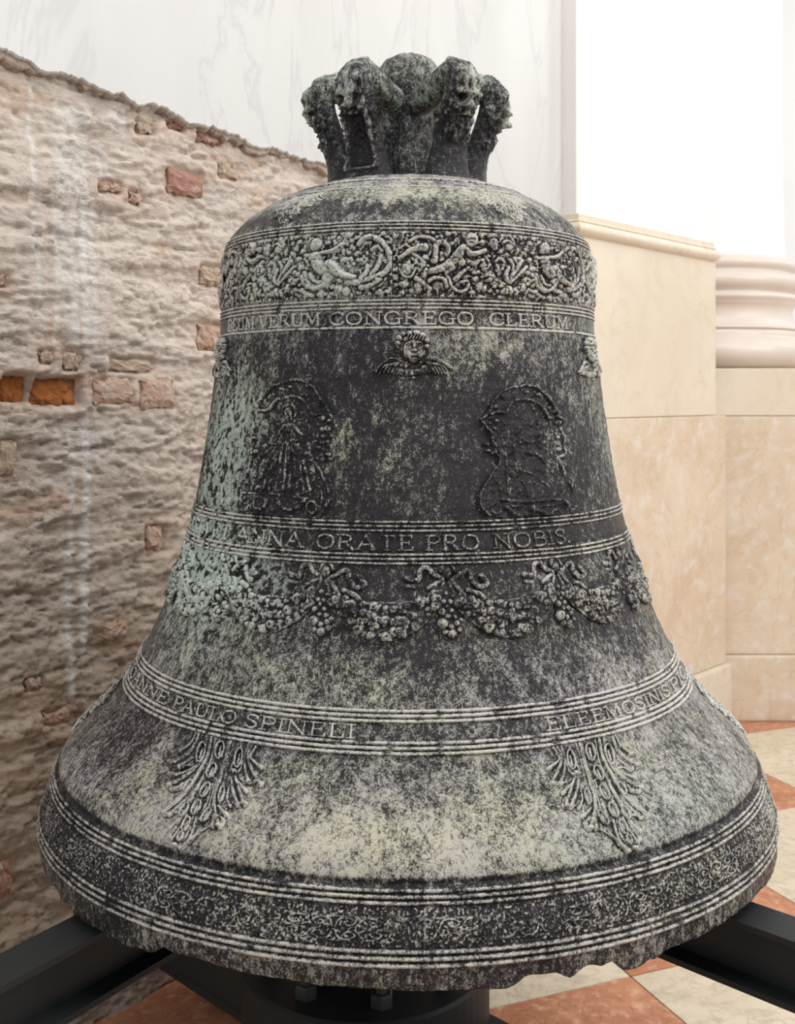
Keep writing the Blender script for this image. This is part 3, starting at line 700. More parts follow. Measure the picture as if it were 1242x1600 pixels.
def frieze_b(f):     # crop from 740,350: fruit garland, standing child
    b, l = f.ball, f.line
    path = catmull([(105, 340), (110, 430), (165, 530), (260, 610), (350, 665), (430, 640), (500, 580), (540, 500)], 5)
    rs = np.random.RandomState(3)
    for k, (x, y) in enumerate(path):
        for q in range(2): b(x+rs.uniform(-34, 34), y+rs.uniform(-26, 26), rs.uniform(22, 34), rs.uniform(22, 32), rs.uniform(5, 8)*mm)
    l(path[::5], 46, 3.5*mm, sm=1)
    l([(310, 545), (302, 500), (325, 425)], 22, 6*mm); b(410, 270, 14, 44, 6*mm, 10); l([(330, 560), (380, 480), (455, 360)], 24, 5*mm); l([(345, 570), (430, 490), (500, 420)], 20, 5*mm)
    l([(200, 365), (250, 340), (290, 385), (270, 440)], 18, 4*mm); l([(345, 350), (370, 400), (370, 450)], 18, 4*mm); b(230, 440, 30, 70, 3*mm, -20); b(430, 340, 30, 24, 4*mm)
    b(170, 120, 52, 30, 6*mm); b(185, 190, 46, 62, 7*mm); b(200, 240, 30, 28, 6*mm); b(330, 220, 52, 50, 7*mm); l([(270, 190), (310, 170), (370, 210)], 16, 7*mm); b(250, 270, 34, 26, 5*mm); b(305, 305, 34, 26, 5*mm)
    l([(330, 110), (350, 150), (375, 190)], 20, 5*mm); b(270, 120, 22, 26, 4*mm)
    for x, y, r in [(460, 190, 22), (530, 190, 30), (490, 140, 24), (570, 150, 26), (500, 255, 28), (560, 285, 26), (600, 140, 22), (530, 350, 28), (590, 360, 24), (450, 150, 18), (560, 440, 40), (520, 520, 34), (480, 470, 28),
                    (560, 600, 36), (500, 660, 36), (620, 700, 40), (720, 715, 34), (560, 700, 30), (800, 660, 30), (820, 720, 36), (790, 400, 26), (850, 420, 26), (740, 240, 24), (770, 200, 22), (800, 260, 22), (850, 210, 30), (900, 240, 26), (760, 640, 30)]:
        b(x, y, r, r*0.9, 4.2*mm)
    l([(575, 520), (600, 600), (680, 655), (750, 620), (745, 565)], 25, 6*mm); l([(635, 510), (660, 575), (710, 605)], 18, 5*mm); l([(520, 640), (590, 680), (660, 720)], 22, 5*mm)
    b(665, 245, 46, 66, 10*mm)
    l([(665, 345), (690, 430), (735, 490)], 44, 8.5*mm, 52); b(650, 370, 34, 30, 8*mm); l([(765, 440), (820, 535), (895, 590)], 44, 8*mm, 24); l([(740, 480), (760, 540)], 40, 6*mm)
    l([(705, 330), (780, 322), (830, 278)], 20, 7*mm); l([(625, 340), (590, 330)], 20, 6*mm)
def frieze_c(f):     # crop from 420,345 of the neighbouring unit: great acanthus scroll
    b, l = f.ball, f.line
    l([(880, 230), (920, 180), (1000, 160), (1090, 200), (1160, 290), (1185, 400), (1130, 500), (1000, 560), (880, 600), (790, 590)], 30, 5.5*mm, 34)
    l([(900, 650), (1000, 620), (1070, 570)], 34, 6*mm); l([(900, 570), (950, 500), (960, 440)], 34, 5*mm, 22); l([(1000, 520), (1060, 440), (1090, 340)], 26, 4*mm); l([(1000, 280), (1060, 250), (1100, 290)], 22, 4*mm)
    b(690, 580, 30, 30, 5*mm); b(680, 665, 52, 52, 6*mm); b(755, 685, 46, 48, 5*mm); b(520, 690, 28, 26, 4*mm); b(340, 680, 36, 34, 5*mm); b(385, 640, 40, 34, 5*mm); b(440, 670, 34, 24, 4*mm)
    l([(360, 510), (390, 600), (470, 645), (560, 620), (625, 540)], 26, 5*mm); l([(430, 540), (465, 590), (545, 590)], 18, 4.5*mm); l([(600, 560), (575, 650)], 16, 4*mm)
    for x, y, r in [(600, 120, 22), (650, 125, 24), (720, 130, 26), (780, 140, 26), (690, 200, 24), (760, 230, 24), (820, 200, 22), (730, 290, 24), (780, 310, 24), (640, 200, 18), (830, 270, 22), (1110, 130, 30), (1160, 160, 24), (850, 330, 24), (800, 370, 24),
                    (830, 420, 20), (960, 220, 26), (1160, 690, 34), (1200, 720, 30), (1200, 600, 26), (1190, 520, 24), (1080, 680, 26), (870, 700, 22), (980, 710, 22), (640, 380, 20), (900, 380, 24)]:
        b(x, y, r, r*0.9, 3.6*mm)
    l([(620, 300), (680, 290), (720, 255)], 24, 5*mm, 18)
PER = math.radians(66.0); FC = math.radians(28.7)
fa = crop_fn(FC, 600, 345, 6.21, frieze_a); fb = crop_fn(FC, 740, 350, 6.21, frieze_b); fcn = crop_fn(FC-PER, 420, 345, 6.21, frieze_c)
def frieze_fn(A, S_):
    h = np.maximum(np.maximum(fa(A, S_), fb(A, S_)), fcn(A, S_))
    nb = fbm(A*70, S_*230, 505, 3); h = np.maximum(h, 0.5*mm+2.6*mm*sstep(0.52, 0.66, nb)); h = h*(0.8+0.4*fbm(A*120, S_*400, 506, 2))
    lo, hi = s_of(361.0), s_of(464.5)
    return np.where((S_ > lo) & (S_ < hi), h, 0)
for k in range(-2, 4):
    c = FC+(k)*PER if k < 3 else None
    if c is None: continue
    res = 0.0011 if k in (-1, 0) else (0.0015 if k == 1 else 0.003)
    wid = 0.2830*PER
    if k == 2: continue
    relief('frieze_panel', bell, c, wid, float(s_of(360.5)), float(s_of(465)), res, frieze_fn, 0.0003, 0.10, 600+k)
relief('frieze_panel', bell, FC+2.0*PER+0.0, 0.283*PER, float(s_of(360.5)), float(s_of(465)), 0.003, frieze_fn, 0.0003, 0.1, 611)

# ---- winged cherub heads
def cherub(f):
    b, l = f.ball, f.line
    l([(490, 450), (350, 405), (250, 440), (110, 535)], 62, 3.2*mm, 16); l([(300, 540), (560, 560), (800, 520)], 48, 3*mm)
    l([(690, 425), (830, 395), (940, 455), (1070, 520)], 40, 4.5*mm, 14); l([(720, 500), (860, 480), (990, 575)], 44, 3.5*mm, 18)
    for k in range(5): l([(440-30*k, 430+8*k), (360-40*k, 490), (300-50*k+30, 560)], 15, 4.4*mm)
    for k in range(5): l([(730+34*k, 430+6*k), (800+38*k, 490), (850+38*k, 570)], 15, 4.6*mm)
    l([(130, 530), (250, 430), (340, 390), (470, 440)], 14, 5.5*mm); l([(690, 410), (830, 378), (930, 430), (1070, 515)], 14, 6*mm)
    b(505, 575, 16, 30, 5*mm); b(570, 570, 18, 34, 5*mm); b(590, 625, 30, 18, 4*mm); b(640, 540, 50, 26, 4.5*mm)
    b(600, 285, 140, 165, 9.5*mm, 8); b(600, 330, 118, 110, 11*mm)
    for x, y, r in [(420, 150, 50), (400, 215, 42), (470, 110, 46), (540, 100, 50), (620, 95, 54), (690, 120, 50), (740, 180, 48), (745, 250, 34), (500, 160, 40), (390, 260, 30)]: b(x, y, r, r*.85, 10.5*mm)
    for q in range(6): l([(510+36*q, 160+6*abs(q-2)), (530+38*q, 120)], 13, 12*mm)
    a = f.add
    a(525, 345, 62, 62, 1.6*mm); a(678, 345, 64, 62, 1.6*mm); a(602, 425, 46, 38, 2.0*mm); a(602, 372, 40, 16, 1.0*mm); a(602, 398, 44, 13, 1.4*mm); l([(560, 386), (602, 383), (644, 386)], 8, 1.5*mm, sub=True)
    a(530, 240, 46, 34, -2.6*mm); a(662, 240, 46, 34, -2.6*mm); a(530, 243, 26, 18, 1.5*mm); a(662, 243, 26, 18, 1.5*mm); a(520, 205, 56, 18, 1.0*mm); a(672, 205, 56, 18, 1.0*mm)
    a(596, 262, 22, 50, 1.8*mm); a(596, 305, 36, 26, 2.6*mm); a(596, 330, 60, 14, -1.0*mm); a(600, 190, 90, 50, 1.2*mm)
cph = phi_of(645, float(s_of(560)))
cfn = crop_fn(cph, 570, 510, 7.76, cherub)
for k, a in enumerate([cph, cph+math.radians(62), cph-math.radians(68), cph+math.radians(122), cph+math.radians(182), cph-math.radians(122)]):
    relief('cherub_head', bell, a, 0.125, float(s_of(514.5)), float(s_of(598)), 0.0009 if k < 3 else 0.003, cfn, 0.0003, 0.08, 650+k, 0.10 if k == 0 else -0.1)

# ---- arched plaques with a standing figure
def plaque_frame(f, O, inner, left, right):
    f.poly(O, 1.2*mm)
def plaque_r(f):
    b, l = f.ball, f.line
    f.poly([(80, 470), (200, 290), (370, 110), (550, 85), (740, 160), (880, 390), (990, 500), (980, 850), (1090, 1340), (980, 1500), (170, 1510), (60, 1330), (270, 900), (200, 620)], 1.3*mm)
    O = [(70, 465), (150, 390), (200, 280), (270, 180), (370, 115), (480, 103), (550, 82), (650, 100), (740, 160), (815, 255), (885, 390)]
    l(O, 15, 4.5*mm); l([(170, 405), (250, 376), (332, 388), (372, 310), (445, 250), (560, 240), (680, 275), (750, 350), (803, 442), (900, 430), (990, 495)], 17, 4.6*mm)
    l([(90, 480), (130, 545), (200, 620), (205, 750), (270, 880), (262, 950), (180, 1070), (85, 1230), (60, 1330), (85, 1420), (170, 1500)], 15, 3.8*mm)
    l([(925, 550), (965, 640), (985, 840)], 16, 3.8*mm); l([(885, 840), (930, 950), (985, 1080), (1055, 1200), (1092, 1350), (1060, 1440), (980, 1490), (880, 1500)], 16, 4*mm)
    l([(300, 560), (315, 700), (345, 870), (370, 1320)], 11, 2.6*mm); l([(810, 460), (850, 620), (880, 820), (900, 1000)], 11, 2.4*mm)
    l([(200, 1390), (270, 1325), (380, 1335), (560, 1352), (890, 1330), (1000, 1365), (1035, 1440)], 20, 4.6*mm)
    f.ring(240, 1420, 52, 60, 15, 4*mm); f.ring(960, 1410, 50, 58, 15, 4*mm); b(620, 1440, 52, 76, 5*mm); l([(350, 1415), (450, 1490), (575, 1480)], 28, 4.5*mm); l([(690, 1440), (800, 1490), (915, 1410)], 28, 4.5*mm)
    l([(400, 1400), (530, 1400)], 14, 3.6*mm); l([(720, 1400), (880, 1385)], 16, 3.8*mm)
    for x, y, r in [(180, 440, 34), (240, 480, 40), (330, 505, 30), (170, 500, 30), (210, 560, 26), (130, 730, 36), (220, 730, 44), (150, 790, 34), (210, 820, 34), (230, 320, 36), (300, 210, 26), (440, 165, 30), (560, 150, 36), (690, 190, 32), (800, 330, 28), (850, 370, 34),
                    (900, 490, 40), (950, 470, 30), (910, 780, 34), (960, 850, 34), (930, 860, 26), (900, 650, 26)]: b(x, y, r, r*.85, 3.8*mm)
    l([(200, 660), (200, 600)], 22, 3*mm)
    # weathered standing figure
    b(480, 560, 34, 46, 4.2*mm); l([(480, 610), (470, 800), (440, 1010)], 60, 3.6*mm, 90); l([(480, 650), (570, 700), (680, 690), (740, 600)], 26, 3.4*mm, 16)
    l([(600, 760), (700, 850), (760, 930)], 34, 3*mm, 16); b(700, 620, 60, 50, 3.4*mm); b(600, 820, 60, 34, 3.6*mm, 20); l([(430, 700), (420, 850), (380, 1000)], 20, 3.8*mm); l([(520, 1120), (560, 1200), (580, 1290)], 14, 3.2*mm); l([(380, 1100), (390, 1310)], 16, 3.2*mm)
    l([(500, 1010), (640, 1060), (800, 1180)], 16, 2.4*mm)
def plaque_l(f):
    b, l = f.ball, f.line
    f.poly([(240, 380), (440, 110), (640, 30), (800, 35), (1000, 280), (1140, 500), (1080, 900), (1070, 1320), (930, 1510), (110, 1460), (80, 1260), (260, 850)], 1.3*mm)
    l([(330, 260), (440, 120), (500, 80), (640, 32), (780, 35), (900, 100), (960, 190), (1050, 330), (1150, 520)], 15, 4.5*mm)
    l([(320, 355), (430, 350), (500, 262), (600, 212), (740, 212), (830, 280), (900, 400), (990, 395)], 17, 4.8*mm)
    l([(240, 370), (270, 560), (230, 700), (255, 820), (222, 930), (200, 1030), (100, 1165), (70, 1300), (100, 1455)], 15, 4*mm)
    l([(920, 920), (990, 1030), (1050, 1180), (1070, 1310), (1000, 1450), (925, 1510)], 16, 4*mm); l([(870, 1110), (960, 1180), (1000, 1300), (950, 1450)], 13, 3.4*mm)
    l([(100, 1465), (400, 1490), (700, 1500), (920, 1515)], 18, 3.6*mm)
    f.ring(170, 1300, 36, 60, 15, 4*mm); f.ring(325, 1350, 75, 70, 20, 4.4*mm); f.ring(890, 1400, 55, 65, 18, 4.4*mm); b(470, 1400, 46, 60, 4.2*mm); l([(540, 1350), (620, 1430), (740, 1400), (820, 1330)], 24, 4.4*mm); l([(220, 1250), (480, 1255), (860, 1310)], 15, 3.6*mm)
    b(520, 1220, 44, 34, 4.6*mm)
    # robed figure with halo
    f.ring(650, 380, 76, 95, 11, 4.4*mm, 150, 390); b(640, 400, 52, 80, 6.2*mm); f.dig(640, 410, 22, 40, 2*mm)
    f.poly([(640, 480), (760, 560), (880, 760), (880, 1230), (280, 1230), (330, 850), (480, 640)], 2.8*mm)
    for k in range(9):
        x0 = 585+16*k; x1 = 300+72*k
        l([(x0, 560+10*abs(k-4)), ((x0+x1)/2+14*math.sin(k*2.), 850), (x1, 1210)], 13, 5.0*mm, 22)
    l([(590, 520), (520, 620), (460, 740), (340, 860)], 26, 5.4*mm); l([(700, 520), (770, 600), (800, 650)], 20, 5.2*mm); l([(690, 560), (700, 700), (760, 760)], 16, 5.6*mm); l([(560, 660), (640, 700), (700, 680)], 30, 5.4*mm)
    for x, y, r in [(610, 140, 40), (660, 100, 26), (560, 120, 26), (480, 180, 24), (840, 90, 30), (980, 230, 26), (975, 300, 24), (1000, 345, 34), (960, 370, 26), (1000, 440, 44), (1080, 470, 34), (1060, 550, 44), (1000, 560, 36), (1010, 640, 26), (1000, 700, 30), (940, 690, 22),
                    (1050, 690, 26), (960, 760, 32), (1020, 780, 30), (1060, 830, 34), (1080, 890, 34), (1010, 880, 36), (860, 660, 26), (260, 660, 34), (260, 740, 34), (290, 800, 30), (400, 740, 40), (300, 310, 30)]: b(x, y, r, r*.85, 5*mm)
pr = phi_of(820, float(s_of(710))); pl_ = phi_of(449, float(s_of(710)))
fr0 = crop_fn(pr, 740, 590, 6.957, plaque_r); fl0 = crop_fn(pl_, 360, 590, 6.9, plaque_l)
def worn(fn, sd):
    def g(A, S_):
        h = fn(A, S_); w1 = fbm(A*26, S_*80, sd, 4); w2 = fbm(A*75, S_*240, sd+5, 4)
        return np.where(h > 0, h*(0.35+1.1*sstep(0.25, 0.62, w1))+2.4*mm*(w2-0.45), 0).clip(0)
    return g
fr = worn(fr0, 940); fl = worn(fl0, 950)
for k, (a, fn) in enumerate([(pr, fr), (pl_, fl), (pr+1.5, fl), (pl_-1.5, fr), (math.pi, fr)]):
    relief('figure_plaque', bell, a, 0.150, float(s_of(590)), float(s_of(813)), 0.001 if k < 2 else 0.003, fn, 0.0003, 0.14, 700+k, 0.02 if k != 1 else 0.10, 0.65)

# ---- fruit swags hung from ribbon bows
def bow(f):
    b, l = f.ball, f.line
    l([(505, 190), (430, 150), (380, 95), (320, 115), (308, 200)], 27, 4.5*mm); l([(200, 195), (290, 210)], 30, 4*mm); l([(205, 255), (275, 265)], 22, 3*mm)
    l([(615, 190), (680, 145), (745, 120), (762, 185)], 27, 4.5*mm); l([(785, 220), (840, 265), (905, 235), (850, 165)], 28, 4.5*mm)
    l([(500, 130), (520, 85), (580, 75), (620, 130)], 18, 5*mm); b(550, 140, 50, 62, 6*mm)
    l([(510, 205), (440, 245), (390, 275)], 24, 4.5*mm); l([(590, 210), (650, 280), (710, 350)], 26, 5*mm); l([(570, 230), (600, 300), (640, 380)], 22, 4.5*mm); l([(520, 230), (500, 300), (490, 380)], 22, 4*mm); l([(450, 250), (420, 320), (380, 390)], 30, 4*mm)
    l([(740, 300), (830, 330), (880, 370)], 30, 5*mm); l([(690, 350), (780, 430), (840, 470)], 26, 5*mm)
    for x, y, r in [(510, 485, 38), (590, 480, 28), (560, 530, 32), (620, 535, 30), (520, 595, 56), (585, 620, 38), (640, 590, 36), (600, 680, 46), (540, 665, 32), (660, 645, 32), (520, 400, 30), (580, 400, 30), (640, 430, 32), (550, 440, 26), (600, 350, 24), (540, 330, 26), (670, 560, 26)]:
        b(x, y, r, r, (3+r*0.12)*mm)
    l([(520, 300), (560, 500), (590, 660)], 80, 3*mm, 90)
    l([(250, 370), (290, 290)], 8, 1.5*mm)
gph = phi_of(697, float(s_of(900))); GP = 2*math.pi/14
bfn = crop_fn(gph, 600, 870, 5.645, bow)
sg0, sg1 = float(s_of(884)), float(s_of(1003))
def swag_fn(seed):
    rs = np.random.RandomState(seed)
    fruits = []
    rg_ = 0.352
    for k in range(120):
        u = rs.uniform(-0.93, 0.93); c = 0.030+0.040*(1-u*u)**0.8; w = 0.006+0.0155*(1-abs(u)**1.6)
        v = rs.uniform(-1, 1); r = rs.choice([0.0035, 0.0050, 0.0065, 0.0085], p=[.32, .33, .22, .13])
        fruits.append((u*GP/2*rg_*0.93, c+v*w, r, rs.uniform(3.2, 4.6)*mm+r*0.45))
    def fn(A, S_):
        h = bfn(A, S_)
        for sgn in (1, -1):
            x = (A-sgn*GP/2)*rg_; f = Field(x, S_-sg0)
            uu_ = np.clip(np.abs(x)/(GP/2*rg_), 0, 1); c = 0.030+0.040*(1-uu_**2)**0.8; w = 0.008+0.0165*(1-uu_**1.6)
            inb = np.abs(S_-sg0-c) < w
            f.h = np.where(inb & (uu_ < .98), 2.6*mm, 0)
            for (fx, fy, r, hh_) in fruits:
                f.ball(fx, fy, r, r*0.92, hh_)
                if r > 0.0056: f.dig(fx, fy, r*0.3, r*0.3, 1.2*mm)
            h = np.maximum(h, np.where(np.abs(x) < GP/2*rg_, f.h, 0))
        return h
    return fn
sfn = swag_fn(12)
for k in range(14):
    kk = k if k < 8 else k-14
    front = -3 <= kk <= 3
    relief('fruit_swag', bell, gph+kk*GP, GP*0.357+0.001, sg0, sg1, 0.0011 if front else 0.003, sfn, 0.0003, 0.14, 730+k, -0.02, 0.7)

# ---- acanthus leaves
def leaf(f):
    b, l = f.ball, f.line
    f.poly([(150, 165), (260, 350), (110, 600), (290, 590), (400, 560), (270, 820), (460, 850), (500, 1070), (640, 1080), (800, 1180), (980, 1310), (1080, 1260), (1090, 1080), (960, 950), (1160, 930), (900, 700), (1100, 650), (850, 450), (1060, 390), (820, 170), (800, 60), (500, 120)], 2.0*mm)
    L = [([(430, 150), (490, 380), (540, 560), (600, 750), (600, 900), (560, 1050)], 24), ([(395, 150), (455, 330), (500, 560), (540, 700)], 17), ([(640, 100), (680, 300), (780, 500), (900, 700), (1050, 850), (1150, 930)], 24),
         ([(600, 560), (680, 800), (760, 1000)], 18), ([(740, 560), (850, 780), (950, 960), (1080, 1100)], 20), ([(690, 90), (730, 330), (850, 480), (1000, 590), (1100, 640)], 22), ([(780, 60), (830, 210), (920, 310), (1060, 390)], 22),
         ([(810, 60), (870, 180), (985, 270)], 15), ([(180, 170), (240, 300), (210, 450), (120, 600)], 24), ([(235, 180), (285, 350), (265, 500), (240, 580)], 20), ([(160, 200), (220, 330), (110, 430)], 14), ([(380, 550), (330, 700), (290, 820)], 22), ([(425, 560), (405, 700), (350, 830)], 22),
         ([(350, 600), (280, 690)], 18), ([(560, 860), (490, 940)], 20), ([(625, 850), (605, 960), (620, 1060)], 22), ([(560, 960), (510, 1010), (550, 1075)], 18), ([(800, 990), (860, 1200), (965, 1300)], 20), ([(835, 980), (900, 1180), (1010, 1285)], 17), ([(965, 1000), (1045, 1120), (1085, 1190)], 16),
         ([(745, 1100), (900, 1260), (980, 1312)], 12), ([(900, 960), (960, 1080), (1060, 1220)], 15), ([(850, 330), (940, 400), (1000, 430)], 18), ([(830, 440), (930, 500), (1030, 530)], 14), ([(960, 620), (1000, 660), (1080, 670)], 18), ([(980, 800), (1080, 860), (1140, 900)], 13), ([(930, 800), (1030, 890), (1110, 950)], 16),
         ([(460, 160), (520, 420), (600, 640), (660, 860)], 12), ([(600, 110), (640, 330), (720, 520), (860, 760), (990, 960)], 12), ([(660, 520), (560, 600), (520, 660)], 12), ([(440, 640), (470, 760), (440, 850)], 14), ([(320, 200), (380, 330), (440, 480)], 14), ([(300, 380), (340, 480), (410, 490)], 14)]
    for P, r in L: l(P, r*1.3, 2.6*mm, r*2.3); f.ball(P[-1][0], P[-1][1], r*2.2, r*1.7, 3.2*mm)
    for P, r in L: l(P, r*0.6, (2.4+r*0.11)*mm, r*0.9)
    for P, r in L:
        if r > 15: l(P, 5, 1.6*mm, 8, sub=True)
    for x, y, rx, ry, a in [(345, 335, 40, 110, -12), (755, 280, 42, 115, -14), (550, 250, 46, 98, -12), (640, 480, 42, 85, -25), (705, 690, 38, 85, -30), (800, 880, 36, 85, -28), (905, 1060, 32, 80, -25), (525, 735, 26, 85, -14), (890, 650, 30, 75, -32), (930, 905, 30, 80, -32), (690, 960, 30, 90, -35), (965, 1190, 24, 50, -20)]:
        c, sn = math.cos(math.radians(a)), math.sin(math.radians(a))
        pts = [(x+rx*math.cos(t)*c-ry*math.sin(t)*sn*-1*-1, y+rx*math.cos(t)*sn+ry*math.sin(t)*c) for t in np.linspace(0, 2*math.pi, 15)]
        f.dig(x, y, rx*.9, ry*.9, 5*mm); l(pts, 10, 5.2*mm, sm=1); l([(x+sn*ry*.4, y-ry*.4), (x-sn*ry*.6, y+ry*.6)], rx*.22, 3.6*mm, rx*.5)
    b(1030, 1275, 42, 26, 5.6*mm); b(150, 590, 40, 24, 5*mm); b(300, 825, 34, 22, 5*mm); b(560, 1065, 50, 26, 5*mm); b(1050, 395, 28, 20, 5*mm); b(1090, 640, 26, 24, 5*mm); b(400, 470, 40, 22, 4.6*mm); b(785, 385, 36, 20, 5*mm)
lr = math.radians(32.3); ll = math.radians(-34.2)
lf = crop_fn(lr, 840, 1140, 6.9, leaf)
lf0 = lf
lf = lambda A, S_: lf0(A, S_)*1.3
lfm = lambda A, S_: lf(-A, S_)
for k, (a, mir) in enumerate([(lr, 0), (ll, 1), (lr+1.02, 0), (ll-1.02, 1), (lr+2.05, 0)]):
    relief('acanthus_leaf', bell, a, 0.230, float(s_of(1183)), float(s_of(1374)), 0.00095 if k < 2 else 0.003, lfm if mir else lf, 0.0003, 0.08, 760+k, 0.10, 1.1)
# small leaf sprays on the shoulder
s_a, s_b = float(s_of(296)), float(s_of(340)); S_A, S_B = float(s_of(1183)), float(s_of(1374))
def small(A, S_):
    r1 = 0.22; r2 = 0.47
    k = (S_B-S_A)/(s_b-s_a); return lf(A*r1/r2*2.0, S_A+(S_-s_a)*k)*0.45
for k, a in enumerate([-36, 36, 98, -98, 180]):
    relief('shoulder_leaf', bell, math.radians(a), 0.12, s_a, s_b, 0.0008 if k < 2 else 0.003, small, 0.0002, 0.1, 780+k, -0.1)

# ---- stamped strapwork band round the lip
s_c, s_d = float(s_of(1419)), float(s_of(1481)); NU = 60; RW = 2*math.pi/NU*0.537
def strap(A, S_):
    hgt = s_d-s_c; u = A*0.537; k = np.floor(u/RW); x = (u/RW-k); x = np.where(k % 2 == 0, x, 1-x)*RW; y = S_-s_c
    f = Field(x*1000, y*1000); W = RW*1000; Hh = hgt*1000; l = f.line
    y1 = Hh*0.26; y2 = Hh*0.86; yc = (y1+y2)/2
    f.h = np.where((np.abs(y*1000-y1) < 0.8) | (np.abs(y*1000-y2) < 0.7), 1.3*mm, f.h)
    for q in range(6):       # zigzag leaf row
        xa = W*q/6; f.ball(xa+W/12, y1*0.5, 2.0, y1*0.36, 1.3*mm); f.ball(xa+W/6, y1*0.65, 1.3, y1*0.25, 1.0*mm)
    for sgn in (-1, 1):
        q = lambda px, py: (W*px, yc+sgn*(y2-y1)/2*py)
        l([q(0.02, 0.1), q(0.10, 0.75), q(0.28, 0.88), q(0.42, 0.55), q(0.30, 0.25), q(0.20, 0.5), q(0.28, 0.62)], 1.25, 1.9*mm)
        l([q(0.42, 0.1), q(0.52, 0.6), q(0.60, 0.88), q(0.80, 0.85), q(0.92, 0.5), q(0.82, 0.22), q(0.70, 0.35), q(0.76, 0.58)], 1.25, 1.9*mm)
        l([q(0.28, 0.0), q(0.5, 0.3), q(0.62, 0.08), q(0.99, 0.05)], 0.9, 1.6*mm)
        f.ball(*q(0.5, 0.82), 1.6, 1.6, 1.8*mm); f.ball(*q(0.12, 0.3), 1.4, 1.4, 1.6*mm); f.ball(*q(0.98, 0.85), 1.5, 1.5, 1.6*mm)
    l([(0, y2+1.6), (W, y2+1.6)], 0.7, 1.0*mm, sm=1)
    wear = fbm(A*14, S_*40, 888, 4); gr = fbm(A*190, S_*380, 890, 3); h = f.h*(0.45+0.75*sstep(0.3, 0.55, wear))*(0.6+0.8*gr); h = np.maximum(h, 0.4*mm+1.3*mm*sstep(0.52, 0.66, gr))
    seam = np.abs(((A/(2*math.pi/NU*5))+0.35) % 1.0-0.5) < 0.003
    return np.maximum(h, np.where(seam, 1.5*mm, 0))
for k in range(8):
    a0 = -math.radians(90)+k*math.radians(36) if k < 5 else None
    if k < 5: relief('strapwork_band', bell, math.radians(-72+36*k), 0.537*math.radians(36), s_c, s_d, 0.00105, (lambda A, S_, o=math.radians(-72+36*k): strap(A+o+10, S_)), 0.0003, 0.10, 800+k, -0.02)
for k in range(5):
    relief('strapwork_band', bell, math.radians(108+36*k), 0.537*math.radians(36), s_c, s_d, 0.0032, (lambda A, S_, o=math.radians(108+36*k): strap(A+o+10, S_)), 0.0003, 0.10, 820+k)

